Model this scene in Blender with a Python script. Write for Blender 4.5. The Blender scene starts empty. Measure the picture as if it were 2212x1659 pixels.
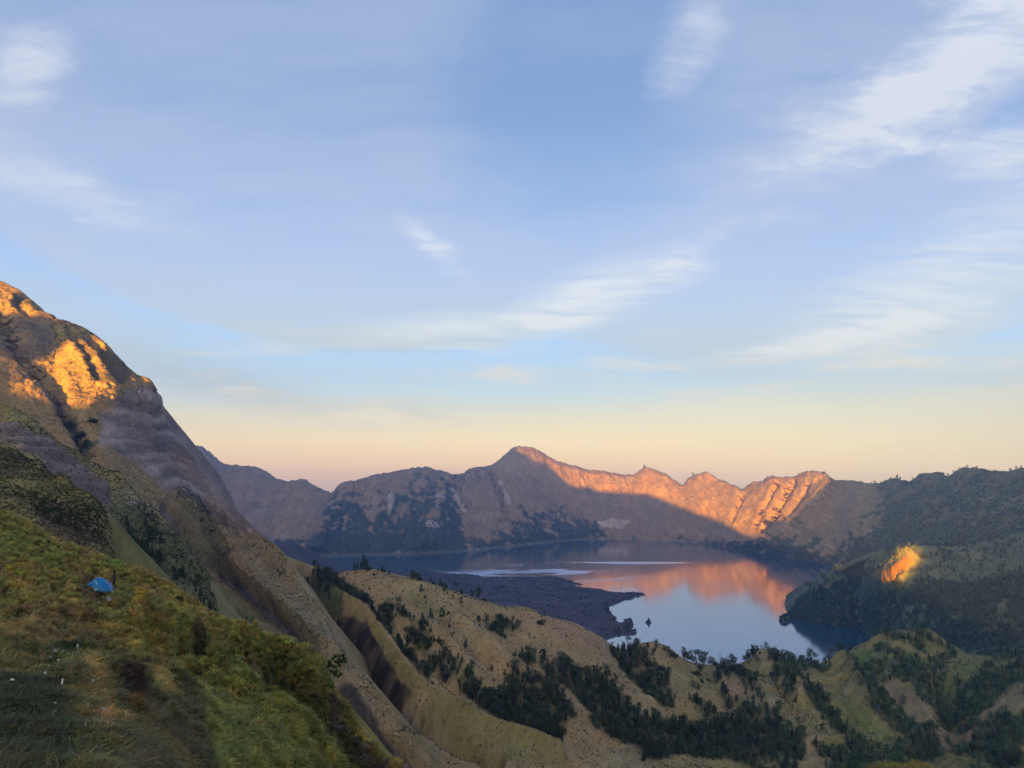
import bpy, math, random
import numpy as np
from mathutils import Vector
from mathutils.bvhtree import BVHTree
import time as _time
_T0 = _time.time()

# ---------------------------------------------------------------- camera, sky, sun, exposure
scene = bpy.context.scene
F = 1706.5                      # focal length in tracing units (frame 2212 x 1659)
CX, CY = 1106.0, 829.5
PITCH = math.atan((1011 - CY) / F)
CAMZ = 630.0                    # metres above the lake
SP, CP = math.sin(PITCH), math.cos(PITCH)
SUN_T, SUN_K = 0.19, 0.040      # light drifts 0.19 m right and falls 0.04 m per metre forward

cam_d = bpy.data.cameras.new('camera')
cam = bpy.data.objects.new('camera', cam_d)
scene.collection.objects.link(cam)
cam.location = (0, 0, CAMZ)
cam.rotation_euler = (math.pi / 2 + PITCH, 0, 0)
cam_d.sensor_width = 36
cam_d.lens = 36 * F / 2212
cam_d.clip_start = 0.2
cam_d.clip_end = 60000
scene.camera = cam

SUN_ELEV = math.atan(SUN_K / math.hypot(1, SUN_T))
sun_d = bpy.data.lights.new('sun', 'SUN')
sun_d.energy = 5.0
sun_d.angle = math.radians(0.4)
sun_d.color = (1.0, 0.44, 0.02)
sun = bpy.data.objects.new('sun', sun_d)
scene.collection.objects.link(sun)
sun.rotation_euler = Vector((-SUN_T, -1, SUN_K)).to_track_quat('Z', 'Y').to_euler()

scene.view_settings.view_transform = 'Standard'
scene.view_settings.look = 'None'
scene.view_settings.gamma = 1
scene.view_settings.exposure = 2.95
scene.view_settings.use_curve_mapping = False
scene.cycles.use_denoising = True
scene.cycles.max_bounces = 5
scene.cycles.diffuse_bounces = 2
scene.cycles.glossy_bounces = 2
scene.cycles.transmission_bounces = 2
scene.cycles.transparent_max_bounces = 6
scene.cycles.volume_bounces = 0
scene.cycles.caustics_reflective = False
scene.cycles.caustics_refractive = False


def lin(r, g, b):
    f = lambda c: c / 255 / 12.92 if c / 255 <= 0.04045 else ((c / 255 + 0.055) / 1.055) ** 2.4
    return (f(r), f(g), f(b), 1)


def px_azel(px, py):
    v = (CY - py) / F
    x, y, z = (px - CX) / F, CP - v * SP, SP + v * CP
    return math.atan2(x, y), math.atan2(z, math.hypot(x, y))


class NT:
    """tiny helper to write node trees"""
    def __init__(self, tree):
        self.t = tree
        self.n = tree.nodes
        self.l = tree.links

    def new(self, typ, **kw):
        n = self.n.new(typ)
        for k, v in kw.items():
            setattr(n, k, v)
        return n

    def put(self, sock, v):
        if isinstance(v, bpy.types.NodeSocket):
            self.l.new(v, sock)
        elif v is not None:
            if sock.type == 'VECTOR' and hasattr(v, '__len__'):
                v = tuple(v)[:3]
            sock.default_value = v

    def math(self, op, a, b=None, c=None, clamp=False):
        n = self.new('ShaderNodeMath', operation=op, use_clamp=clamp)
        for i, v in enumerate((a, b, c)):
            if v is not None:
                self.put(n.inputs[i], v)
        return n.outputs[0]

    def vmath(self, op, a, b=None):
        n = self.new('ShaderNodeVectorMath', operation=op)
        self.put(n.inputs[0], a)
        if b is not None:
            self.put(n.inputs[1], b)
        return n.outputs['Value'] if op in ('LENGTH', 'DOT_PRODUCT') else n.outputs[0]

    def comb(self, x, y, z):
        n = self.new('ShaderNodeCombineXYZ')
        for i, v in enumerate((x, y, z)):
            self.put(n.inputs[i], v)
        return n.outputs[0]

    def noise(self, vec, scale, detail=4, rough=0.55, dist=0.0, lac=2.0):
        n = self.new('ShaderNodeTexNoise')
        self.put(n.inputs['Vector'], vec)
        n.inputs['Scale'].default_value = scale
        n.inputs['Detail'].default_value = detail
        n.inputs['Roughness'].default_value = rough
        n.inputs['Distortion'].default_value = dist
        n.inputs['Lacunarity'].default_value = lac
        return n.outputs[0]

    def ramp(self, fac, stops, interp='LINEAR'):
        n = self.new('ShaderNodeValToRGB')
        cr = n.color_ramp
        cr.interpolation = interp
        while len(cr.elements) > 1:
            cr.elements.remove(cr.elements[-1])
        cr.elements[0].position = stops[0][0]
        cr.elements[0].color = stops[0][1]
        for p, c in stops[1:]:
            e = cr.elements.new(p)
            e.color = c
        self.put(n.inputs[0], fac)
        return n.outputs[0]

    def maprange(self, v, a, b, c=0.0, d=1.0, smooth=True):
        n = self.new('ShaderNodeMapRange')
        n.interpolation_type = 'SMOOTHSTEP' if smooth else 'LINEAR'
        self.put(n.inputs[0], v)
        for i, q in enumerate((a, b, c, d)):
            self.put(n.inputs[i + 1], q)
        return n.outputs[0]

    def mix(self, fac, a, b, mode='MIX'):
        n = self.new('ShaderNodeMix', data_type='RGBA', blend_type=mode)
        self.put(n.inputs[0], fac)
        self.put(n.inputs[6], a)
        self.put(n.inputs[7], b)
        return n.outputs[2]


def build_world():
    w = bpy.data.worlds.new('World')
    scene.world = w
    w.use_nodes = True
    w.node_tree.nodes.clear()
    N = NT(w.node_tree)
    tc = N.new('ShaderNodeTexCoord').outputs['Generated']
    sep = N.new('ShaderNodeSeparateXYZ')
    N.put(sep.inputs[0], tc)
    X, Y, Z = sep.outputs
    el = N.math('ARCSINE', Z)
    az = N.math('ARCTAN2', X, Y)
    # cirrus is drawn on a high flat sheet: direction divided by height
    zz = N.math('ADD', N.math('MAXIMUM', Z, 0.0), 0.10)
    plane = N.comb(N.math('DIVIDE', X, zz), N.math('DIVIDE', Y, zz), 0.0)
    warp = N.new('ShaderNodeTexNoise')
    N.put(warp.inputs['Vector'], plane)
    warp.inputs['Scale'].default_value = 0.9
    warp.inputs['Detail'].default_value = 3
    wv = N.vmath('SUBTRACT', warp.outputs['Color'], (0.5, 0.5, 0.5))

    def streak(rot, sx, sy, scale, detail=6, rough=0.6, off=0.0, warp_amt=0.5):
        sc = N.new('ShaderNodeVectorMath', operation='SCALE')
        N.put(sc.inputs[0], wv)
        sc.inputs['Scale'].default_value = warp_amt
        p = N.vmath('ADD', plane, sc.outputs[0])
        m = N.new('ShaderNodeMapping')
        N.put(m.inputs['Vector'], p)
        m.inputs['Rotation'].default_value = (0, 0, math.radians(rot))
        m.inputs['Scale'].default_value = (sx, sy, 1)
        m.inputs['Location'].default_value = (off, off * 1.7, 0)
        return N.noise(m.outputs[0], scale, detail, rough)

    e = lambda d: (math.radians(d) + 0.12) / 1.7
    eln = N.math('DIVIDE', N.math('ADD', el, 0.12), 1.7, clamp=True)
    def hz_(r, g, b, k=(1, 1, 1)):
        c = lin(r, g, b)
        return (c[0] * k[0], c[1] * k[1], c[2] * k[2], 1)
    grad = N.ramp(eln, [
        (e(-5), hz_(176, 166, 180, (1.5, 1.45, 1.3))), (e(-1.6), hz_(200, 176, 178, (1.7, 1.6, 1.3))), (e(-0.5), hz_(222, 190, 180, (1.75, 1.65, 1.3))), (e(0.4), hz_(242, 208, 182, (1.8, 1.7, 1.3))),
        (e(2.0), hz_(252, 226, 186, (1.8, 1.7, 1.3))), (e(3.7), hz_(242, 232, 204, (1.65, 1.6, 1.35))), (e(5.4), hz_(214, 230, 234, (1.5, 1.5, 1.4))),
        (e(8.5), hz_(188, 215, 244, (1.35, 1.42, 1.42))), (e(12.5), hz_(176, 203, 242, (1.25, 1.3, 1.3))), (e(18), hz_(152, 182, 227, (1.12, 1.15, 1.15))),
        (e(25), lin(136, 169, 218)), (e(33), lin(120, 156, 208)), (e(60), lin(98, 134, 192)), (e(85), lin(86, 122, 184))])

    # masks: soft ellipses standing at fixed bearings and heights of the sky
    wob = N.math('MULTIPLY', N.math('SUBTRACT', N.noise(plane, 5.0, 9, 0.68), 0.5), 1.9)

    def blob(px, py, rx, ry, ang=0, inner=0.0, wobble=1.0):
        a0, e0 = px_azel(px, py)
        da, de = N.math('SUBTRACT', az, a0), N.math('SUBTRACT', el, e0)
        c, s = math.cos(math.radians(ang)), math.sin(math.radians(ang))
        u = N.math('ADD', N.math('MULTIPLY', da, c * F / rx), N.math('MULTIPLY', de, s * F / rx))
        v = N.math('ADD', N.math('MULTIPLY', da, -s * F / ry), N.math('MULTIPLY', de, c * F / ry))
        d = N.vmath('LENGTH', N.comb(u, v, 0.0))
        if wobble:
            d = N.math('ADD', d, N.math('MULTIPLY', wob, wobble))
        return N.maprange(d, inner, 1.0, 1.0, 0.0)

    def total(vals, op='ADD'):
        r = vals[0]
        for v in vals[1:]:
            r = N.math(op, r, v)
        return r

    s1 = streak(38, 0.55, 2.2, 3.6, 9, 0.62)
    s2 = streak(-28, 0.5, 2.4, 2.6, 8, 0.62, 4.0)
    s3 = streak(-12, 0.7, 1.8, 4.0, 9, 0.62, 9.0)
    soft = streak(20, 0.6, 1.3, 1.8, 5, 0.55, 13.0, 0.4)

    col = grad
    # two broad pale veils, each ending in a clean lower rim
    hole = N.math('SUBTRACT', 1.0, N.math('MAXIMUM', blob(1240, 200, 420, 420, 70, 0.25, 0.35), N.math('MULTIPLY', blob(2200, 235, 130, 52, 32, 0.2, 0.7), 1.0)))
    v1 = N.math('MULTIPLY', blob(830, 350, 900, 405, 0, 0.92, 0.07), N.maprange(el, 0.14, 0.5, 1.0, 0.75))
    v2 = N.math('MULTIPLY', blob(1880, 300, 900, 440, 10, 0.86, 0.10), 0.85)
    v3 = N.math('MULTIPLY', blob(120, 700, 420, 130, -14, 0.2, 0.6), 0.7)
    veil = N.math('MULTIPLY', total([v1, v2, v3], 'MAXIMUM'), hole)
    veil = N.math('MAXIMUM', veil, N.math('MULTIPLY', N.maprange(soft, 0.45, 0.7), N.maprange(el, 0.12, 0.3, 0, 0.35)))
    vt = N.math('MULTIPLY', veil, N.maprange(N.math('ADD', N.math('MULTIPLY', s2, 0.5), N.math('MULTIPLY', soft, 0.6)), 0.38, 0.62, N.maprange(el, 0.15, 0.4, 0.75, 0.50), 1.05))
    boost = N.ramp(eln, [(e(0), (1.75, 1.65, 1.35, 1)), (e(5), (1.5, 1.5, 1.4, 1)), (e(12), (1.25, 1.3, 1.3, 1)), (e(22), (1.05, 1.06, 1.06, 1)), (e(33), (1, 1, 1, 1))])
    lift = lambda c: N.mix(1.0, c, boost, 'MULTIPLY')
    col = N.mix(vt, col, lift(N.ramp(eln, [(e(0), lin(236, 214, 190)), (e(6), lin(208, 211, 205)), (e(9.5), lin(200, 208, 214)), (e(13), lin(190, 202, 226)), (e(18), lin(184, 197, 226)), (e(30), lin(172, 190, 220))])))
    # bright feathers
    feather = total([
        N.math('MULTIPLY', blob(1290, 636, 310, 86, 18, 0.0, 0.22), 1.1),
        N.math('MULTIPLY', blob(1020, 705, 360, 46, 3, 0.0, 0.22), 0.85),
        N.math('MULTIPLY', blob(1480, 560, 130, 60, 25, 0.0, 1.0), 0.5),
        N.math('MULTIPLY', blob(930, 525, 130, 42, -38, 0.0, 1.0), 0.85),
        N.math('MULTIPLY', blob(60, 140, 85, 110, -60, 0.0, 1.1), 0.75),
        N.math('MULTIPLY', blob(120, 395, 320, 75, -12, 0.0, 1.0), 0.55),
        N.math('MULTIPLY', blob(1500, 90, 170, 85, 55, 0.0, 1.2), 0.55),
        N.math('MULTIPLY', blob(2110, 130, 420, 130, 20, 0.0, 0.9), 1.0),
        N.math('MULTIPLY', blob(1850, 260, 380, 130, 25, 0.0, 1.0), 0.62),
        N.math('MULTIPLY', blob(2190, 330, 200, 80, -12, 0.0, 0.8), 0.95),
        N.math('MULTIPLY', blob(2030, 620, 460, 150, 22, 0.0, 0.5), 0.85),
        N.math('MULTIPLY', blob(1760, 742, 340, 40, 8, 0.0, 0.35), 0.95),
        N.math('MULTIPLY', blob(1500, 850, 105, 14, 0, 0.0, 0.5), 0.9),
        N.math('MULTIPLY', blob(2130, 790, 200, 22, 3, 0.0, 0.6), 0.5),
    ])
    fib = streak(28, 0.3, 3.6, 3.6, 10, 0.66, 21.0, 0.7)
    fs = N.math('ADD', N.math('ADD', N.math('MULTIPLY', s1, 0.45), N.math('MULTIPLY', s3, 0.35)), N.math('MULTIPLY', fib, 0.3))
    fm = N.math('MULTIPLY', feather, N.maprange(fs, 0.40, 0.66, 0.22, 1.25), clamp=True)
    col = N.mix(fm, col, lift(N.ramp(eln, [(e(0), lin(255, 236, 205)), (e(8), lin(240, 236, 228)), (e(15), lin(228, 228, 232)), (e(30), lin(232, 237, 248))])))
    # low grey bands above the far rim
    low = total([
        N.math('MULTIPLY', blob(560, 850, 420, 70, -12, 0.0, 0.8), 0.9),
        N.math('MULTIPLY', blob(950, 890, 520, 48, -2, 0.0, 0.7), 0.85),
        N.math('MULTIPLY', blob(700, 745, 300, 30, 0, 0.0, 0.6), 0.5)], 'MAXIMUM')
    lb = N.noise(N.comb(N.math('MULTIPLY', az, 3.0), N.math('MULTIPLY', el, 26.0), 0.3), 1.6, 5, 0.6, 0.4)
    col = N.mix(N.math('MULTIPLY', low, N.maprange(lb, 0.34, 0.66, 0.15, 1.0)), col,
                lift(N.ramp(eln, [(e(3), lin(226, 212, 196)), (e(8), lin(186, 200, 204)), (e(12), lin(176, 193, 214))])))
    pale = N.math('MULTIPLY', N.maprange(lb, 0.50, 0.68), N.math('MULTIPLY', N.maprange(el, 0.01, 0.05), N.maprange(el, 0.19, 0.10)))
    col = N.mix(N.math('MULTIPLY', pale, 0.75), col, lift(lin(255, 238, 208)))
    # the warm yellow lower right
    col = N.mix(N.math('MULTIPLY', blob(2250, 930, 1100, 230, 0, 0.0, 0.25), 0.6), col, lift(lin(255, 243, 200)))
    # the sky brightens and warms towards the low sun behind the camera
    sd_ = Vector((-SUN_T, -1, SUN_K)).normalized()
    g_ = N.maprange(N.vmath('DOT_PRODUCT', tc, tuple(sd_)), 0.05, 1.0)
    glow = N.math('MULTIPLY', N.math('POWER', g_, 1.3), 1.1)
    gs = N.new('ShaderNodeVectorMath', operation='SCALE')
    N.put(gs.inputs[0], (1.0, 0.80, 0.52))
    N.put(gs.inputs['Scale'], glow)
    col = N.mix(1.0, col, gs.outputs[0], 'ADD')
    # sky texture adds the physical twilight underneath
    sky = N.new('ShaderNodeTexSky')
    sky.sky_type = 'NISHITA'
    sky.sun_disc = False
    sky.sun_elevation = SUN_ELEV
    sky.sun_rotation = math.atan2(-SUN_T, -1)
    sky.altitude = 2600
    b1 = N.new('ShaderNodeBackground')
    N.put(b1.inputs[0], sky.outputs[0])
    b1.inputs[1].default_value = 0.05
    b2 = N.new('ShaderNodeBackground')
    N.put(b2.inputs[0], col)
    b2.inputs[1].default_value = 0.137
    add = N.new('ShaderNodeMixShader')
    add.inputs[0].default_value = 0.12
    N.put(add.inputs[1], b2.outputs[0])
    N.put(add.inputs[2], b1.outputs[0])
    out = N.new('ShaderNodeOutputWorld')
    N.put(out.inputs[0], add.outputs[0])
    w.cycles.sampling_method = 'MANUAL'
    w.cycles.sample_map_resolution = 512


build_world()

# ---------------------------------------------------------------- numeric helpers
rng = np.random.default_rng(11)
random.seed(5)
_perm = np.random.default_rng(3).integers(0, 2 ** 31 - 1, 4096, dtype=np.int64)
_grad = np.random.default_rng(4).normal(size=(256, 3))
_grad /= np.linalg.norm(_grad, axis=1)[:, None]


def perlin(x, y, z):
    x, y, z = np.broadcast_arrays(np.asarray(x, float), np.asarray(y, float), np.asarray(z, float))
    xi, yi, zi = (np.floor(a).astype(np.int64) for a in (x, y, z))
    fx, fy, fz = x - xi, y - yi, z - zi
    u, v, w = (t * t * t * (t * (t * 6 - 15) + 10) for t in (fx, fy, fz))
    tot = 0
    for dx in (0, 1):
        for dy in (0, 1):
            for dz in (0, 1):
                h = _perm[(xi + dx) & 4095]
                h = _perm[(h + yi + dy) & 4095]
                h = _perm[(h + zi + dz) & 4095] & 255
                g = _grad[h]
                d = g[..., 0] * (fx - dx) + g[..., 1] * (fy - dy) + g[..., 2] * (fz - dz)
                tot = tot + d * (u if dx else 1 - u) * (v if dy else 1 - v) * (w if dz else 1 - w)
    return tot * 1.5


def fbm(x, y, z, octaves=5, gain=0.5, lac=2.03):
    s, a, n = 0, 1.0, 0
    for i in range(octaves):
        s = s + a * perlin(x + 17.3 * i, y - 9.1 * i, z + 5.7 * i)
        n += a
        a *= gain
        x, y, z = x * lac, y * lac, z * lac
    return s / n


def ridged(x, y, z, octaves=4, gain=0.5, lac=2.1):
    s, a, n = 0, 1.0, 0
    for i in range(octaves):
        s = s + a * (1 - 2 * np.abs(perlin(x + 31.3 * i, y - 7.1 * i, z + 3.7 * i)))
        n += a
        a *= gain
        x, y, z = x * lac, y * lac, z * lac
    return s / n


def smooth(v, a, b):
    t = np.clip((v - a) / (b - a), 0, 1)
    return t * t * (3 - 2 * t)


def pchip(pts, x):
    pts = sorted(pts)
    xs = np.array([p[0] for p in pts], float)
    ys = np.array([p[1] for p in pts], float)
    if len(xs) == 1:
        return np.full_like(x, ys[0], dtype=float)
    h = np.diff(xs)
    d = np.diff(ys) / h
    m = np.zeros_like(ys)
    m[0], m[-1] = d[0], d[-1]
    for i in range(1, len(xs) - 1):
        if d[i - 1] * d[i] > 0:
            w1, w2 = 2 * h[i] + h[i - 1], h[i] + 2 * h[i - 1]
            m[i] = (w1 + w2) / (w1 / d[i - 1] + w2 / d[i])
    x = np.clip(x, xs[0], xs[-1])
    k = np.clip(np.searchsorted(xs, x, 'right') - 1, 0, len(h) - 1)
    t = (x - xs[k]) / h[k]
    return ((2 * t ** 3 - 3 * t ** 2 + 1) * ys[k] + (t ** 3 - 2 * t ** 2 + t) * h[k] * m[k]
            + (-2 * t ** 3 + 3 * t ** 2) * ys[k + 1] + (t ** 3 - t ** 2) * h[k] * m[k + 1])


def W(px, py, D):
    px, py, D = np.broadcast_arrays(np.asarray(px, float), np.asarray(py, float), np.asarray(D, float))
    v = (CY - py) / F
    y, z = CP - v * SP, SP + v * CP
    return np.stack([D * (px - CX) / F / y, D + 0 * y, CAMZ + D * z / y], -1)


def Wz(px, D, z):
    px, D, z = np.broadcast_arrays(np.asarray(px, float), np.asarray(D, float), np.asarray(z, float))
    T = (z - CAMZ) / D
    v = (T * CP - SP) / (CP + T * SP)
    y = CP - v * SP
    return np.stack([D * (px - CX) / F / y, D, z], -1)


def Dz(py, z=0.0):
    v = (CY - np.asarray(py, float)) / F
    return (z - CAMZ) / ((SP + v * CP) / (CP - v * SP))


def blur_cols(a, w):
    w = int(w) | 1
    if w < 3:
        return a
    k = np.hanning(w + 2)[1:-1]
    k /= k.sum()
    p = np.pad(a, ((w // 2, w // 2), (0, 0)), mode='reflect', reflect_type='odd')
    return np.stack([np.convolve(p[:, i], k, 'valid') for i in range(a.shape[1])], 1)


def project(P):
    x, y, z = P[..., 0], P[..., 1], P[..., 2] - CAMZ
    fwd = y * CP + z * SP
    up = -y * SP + z * CP
    return CX + F * x / fwd, CY - F * up / fwd


def poly_sdf(px, py, poly):
    """negative inside"""
    P = np.stack([px, py], -1)
    d = np.full(px.shape, 1e18)
    inside = np.zeros(px.shape, bool)
    n = len(poly)
    for i in range(n):
        a, b = np.array(poly[i], float), np.array(poly[(i + 1) % n], float)
        e = b - a
        w = P - a
        t = np.clip((w @ e) / max(e @ e, 1e-9), 0, 1)
        q = w - t[..., None] * e
        d = np.minimum(d, (q * q).sum(-1))
        c = (a[1] > py) != (b[1] > py)
        if a[1] != b[1]:
            inside ^= c & (px < (b[0] - a[0]) * (py - a[1]) / (b[1] - a[1]) + a[0])
    d = np.sqrt(d)
    return np.where(inside, -d, d)


def line_dist(px, py, line):
    P = np.stack([px, py], -1)
    d = np.full(px.shape, 1e18)
    sgn = np.zeros(px.shape)
    for a, b in zip(line[:-1], line[1:]):
        a, b = np.array(a[:2], float), np.array(b[:2], float)
        e = b - a
        w = P - a
        t = np.clip((w @ e) / (e @ e), 0, 1)
        q = w - t[..., None] * e
        dd = (q * q).sum(-1)
        cr = e[0] * w[..., 1] - e[1] * w[..., 0]
        m = dd < d
        d = np.where(m, dd, d)
        sgn = np.where(m, np.sign(cr), sgn)
    return np.sqrt(d), sgn


# ---------------------------------------------------------------- blender helpers
coll = scene.collection


def tag(o, label=None, cat=None, group=None, kind=None):
    if label:
        o['label'] = label
    if cat:
        o['category'] = cat
    if group:
        o['group'] = group
    if kind:
        o['kind'] = kind
    return o


def mesh_from(name, verts, faces, mat=None, smooth_shade=True, colors=None):
    me = bpy.data.meshes.new(name)
    verts = np.asarray(verts, np.float32)
    faces = np.asarray(faces, np.int32)
    k = faces.shape[1]
    me.vertices.add(len(verts))
    me.vertices.foreach_set('co', verts.ravel())
    me.loops.add(faces.size)
    me.loops.foreach_set('vertex_index', faces.ravel())
    me.polygons.add(len(faces))
    me.polygons.foreach_set('loop_start', np.arange(0, faces.size, k, dtype=np.int32))
    me.polygons.foreach_set('loop_total', np.full(len(faces), k, dtype=np.int32))
    me.polygons.foreach_set('use_smooth', np.full(len(faces), smooth_shade))
    me.update(calc_edges=True)
    if colors is not None:
        a = me.color_attributes.new('Col', 'FLOAT_COLOR', 'POINT')
        c = np.ones((len(verts), 4), np.float32)
        c[:, :3] = colors
        a.data.foreach_set('color', c.ravel())
    if mat:
        me.materials.append(mat)
    return me


def link(name, me, parent=None):
    o = bpy.data.objects.new(name, me)
    coll.objects.link(o)
    if parent:
        o.parent = parent
    return o


# ---------------------------------------------------------------- materials
def mat_new(name):
    m = bpy.data.materials.new(name)
    m.use_nodes = True
    m.node_tree.nodes.clear()
    return m, NT(m.node_tree)


def mat_terrain(name, s1, s2, bump, var=0.5, bscale=None, streak=None):
    """colour of each stretch of ground comes with the mesh; grain and relief from noise of s1 / s2 metres"""
    m, N = mat_new(name)
    geo = N.new('ShaderNodeNewGeometry').outputs['Position']
    at = N.new('ShaderNodeAttribute', attribute_name='Col').outputs['Color']
    n1 = N.noise(geo, 1 / s1, 5, 0.65)
    n2 = N.noise(geo, 1 / s2, 4, 0.65)
    f = N.math('ADD', N.math('MULTIPLY', n1, 0.55), N.math('MULTIPLY', n2, 0.45))
    if streak:
        mp = N.new('ShaderNodeMapping')
        N.put(mp.inputs['Vector'], geo)
        mp.inputs['Rotation'].default_value = streak[0]
        mp.inputs['Scale'].default_value = streak[1]
        st = N.noise(mp.outputs[0], 1 / streak[2], 4, 0.6)
        f = N.math('ADD', N.math('MULTIPLY', f, 0.6), N.math('MULTIPLY', st, 0.4))
    fac = N.maprange(f, 0.3, 0.7, 1 - var, 1 + var, False)
    mul = N.new('ShaderNodeVectorMath', operation='SCALE')
    N.put(mul.inputs[0], at)
    N.put(mul.inputs['Scale'], fac)
    n3 = N.noise(geo, 1 / (s1 * 2.7), 3, 0.5)
    tint = N.mix(N.maprange(n3, 0.35, 0.65, 0, 0.35), mul.outputs[0], N.mix(1.0, mul.outputs[0], (1.15, 0.9, 0.75, 1), 'MULTIPLY'))
    bs = N.new('ShaderNodeBsdfPrincipled')
    N.put(bs.inputs['Base Color'], tint)
    bs.inputs['Roughness'].default_value = 0.95
    bs.inputs['Specular IOR Level'].default_value = 0.08
    bp = N.new('ShaderNodeBump')
    bp.inputs['Strength'].default_value = bump
    bp.inputs['Distance'].default_value = bscale or s2
    N.put(bp.inputs['Height'], f)
    N.put(bs.inputs['Normal'], bp.outputs[0])
    out = N.new('ShaderNodeOutputMaterial')
    N.put(out.inputs[0], bs.outputs[0])
    return m


def mat_simple(name, col, rough=0.9, spec=0.1, var=0.3, scale=3.0, attr=None, inst=False, trans=0.0):
    m, N = mat_new(name)
    co = N.new('ShaderNodeTexCoord').outputs['Object']
    n = N.noise(co, scale, 3, 0.6)
    base = col + (1,) if len(col) == 3 else col
    if attr:
        a = N.new('ShaderNodeAttribute', attribute_name=attr)
        a.attribute_type = 'INSTANCER' if inst else 'GEOMETRY'
        base = N.mix(1.0, a.outputs['Color'], base, 'MULTIPLY')
    if attr and inst:
        a2 = N.new('ShaderNodeAttribute', attribute_name='Col')
        base = N.mix(1.0, base, a2.outputs['Color'], 'MULTIPLY')
    sc = N.new('ShaderNodeVectorMath', operation='SCALE')
    N.put(sc.inputs[0], base)
    N.put(sc.inputs['Scale'], N.maprange(n, 0.3, 0.7, 1 - var, 1 + var, False))
    bs = N.new('ShaderNodeBsdfPrincipled')
    N.put(bs.inputs['Base Color'], sc.outputs[0])
    bs.inputs['Roughness'].default_value = rough
    bs.inputs['Specular IOR Level'].default_value = spec
    out = N.new('ShaderNodeOutputMaterial')
    if trans:
        tr = N.new('ShaderNodeBsdfTranslucent')
        N.put(tr.inputs[0], sc.outputs[0])
        mx = N.new('ShaderNodeMixShader')
        mx.inputs[0].default_value = trans
        N.put(mx.inputs[1], bs.outputs[0])
        N.put(mx.inputs[2], tr.outputs[0])
        N.put(out.inputs[0], mx.outputs[0])
    else:
        N.put(out.inputs[0], bs.outputs[0])
    return m


M = {}
M['far'] = mat_terrain('far_slope_ground', 90, 24, 0.55, 0.45, 10)
M['mid'] = mat_terrain('tan_grass_slope', 26, 5, 0.5, 0.32, 1.6)
M['mount'] = mat_terrain('mountain_ground', 34, 7, 0.6, 0.38, 3.0)
M['rock'] = mat_terrain('near_ridge_ground', 14, 3, 0.7, 0.42, 1.6)
M['near'] = mat_terrain('meadow_ground', 5, 0.8, 0.8, 0.5, 0.4)
M['lava'] = mat_terrain('lava_field_ground', 60, 14, 0.6, 0.35, 5)
M['foliage'] = mat_simple('dark_foliage', (1, 1, 1), 0.85, 0.1, 0.35, 0.9, 'Col', trans=0.15)
M['bark'] = mat_simple('bark', (0.085, 0.07, 0.06), 0.95, 0.05, 0.4, 4)
M['pale_bark'] = mat_simple('bleached_wood', (0.22, 0.20, 0.18), 0.95, 0.05, 0.3, 4)
M['inst_foliage'] = mat_simple('forest_foliage', (1, 1, 1), 0.85, 0.1, 0.3, 0.9, 'tint', True, trans=0.12)
M['grass'] = mat_simple('grass_blades', (1, 1, 1), 0.8, 0.12, 0.3, 2.0, 'tint', True, trans=0.3)

# ---------------------------------------------------------------- landforms
LF = {}


class Land:
    pass


def loft(name, px0, px1, dpx, rows, subs, sharp=()):
    """rows: arrays of world points per column (function of px); subs: steps between rows"""
    px = np.arange(px0, px1 + dpx * .5, dpx)
    R = np.stack([r(px) for r in rows])
    n = len(rows)
    L = Land()
    seg = np.linalg.norm(np.diff(R, axis=0), axis=-1) + 1e-3
    tan = np.zeros_like(R)
    for i in range(n):
        if i == 0:
            tan[i] = (R[1] - R[0]) / seg[0][:, None]
        elif i == n - 1:
            tan[i] = (R[-1] - R[-2]) / seg[-1][:, None]
        else:
            a = (R[i] - R[i - 1]) / seg[i - 1][:, None]
            b = (R[i + 1] - R[i]) / seg[i][:, None]
            w0, w1 = seg[i][:, None], seg[i - 1][:, None]
            tan[i] = (a * w0 + b * w1) / (w0 + w1)
    out, vv = [], []
    for i in range(n - 1):
        k = subs[i]
        h = seg[i][:, None]
        m0 = (R[i + 1] - R[i]) / h if i in sharp else tan[i]
        m1 = (R[i + 1] - R[i]) / h if (i + 1) in sharp else tan[i + 1]
        for j in range(k + (1 if i == n - 2 else 0)):
            t = j / k
            out.append((2 * t ** 3 - 3 * t ** 2 + 1) * R[i] + (t ** 3 - 2 * t ** 2 + t) * h * m0
                       + (-2 * t ** 3 + 3 * t ** 2) * R[i + 1] + (t ** 3 - t ** 2) * h * m1)
            vv.append(i + t)
    L.P = np.stack(out)
    L.v = np.broadcast_to(np.array(vv)[:, None], L.P.shape[:2])
    L.px, L.py = project(L.P)
    L.name = name
    return L


def normals(P):
    du = np.gradient(P, axis=1)
    dv = np.gradient(P, axis=0)
    n = np.cross(dv, du)
    n /= np.linalg.norm(n, axis=-1)[..., None] + 1e-9
    f = np.where((n[..., 2] < 0)[..., None], -1, 1)
    return n * f


def displace(L, amt, direction=None):
    n = normals(L.P) if direction is None else direction
    L.P = L.P + n * amt[..., None]


def carve(L, line, depth, width, noise=0.3):
    d, s = line_dist(L.px, L.py, line)
    wob = 1 + noise * perlin(L.px / 23, L.py / 23, 1.7)
    return depth * np.exp(-(d / (width * wob)) ** 2)


def zone(L, poly, soft=4, rough=6, scale=14):
    d = poly_sdf(L.px, L.py, poly) + rough * fbm(L.px / scale, L.py / scale, 7.7, 4, 0.6)
    return 1 - smooth(d, -soft, soft)


def lmask(L, line, width, soft=3, rough=3):
    d, s = line_dist(L.px, L.py, line)
    d = d + rough * fbm(L.px / 9, L.py / 9, 2.2, 3, 0.6)
    return 1 - smooth(d, width - soft, width + soft)


def mixc(C, mask, col):
    return C * (1 - mask[..., None]) + np.array(col) * mask[..., None]


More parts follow.
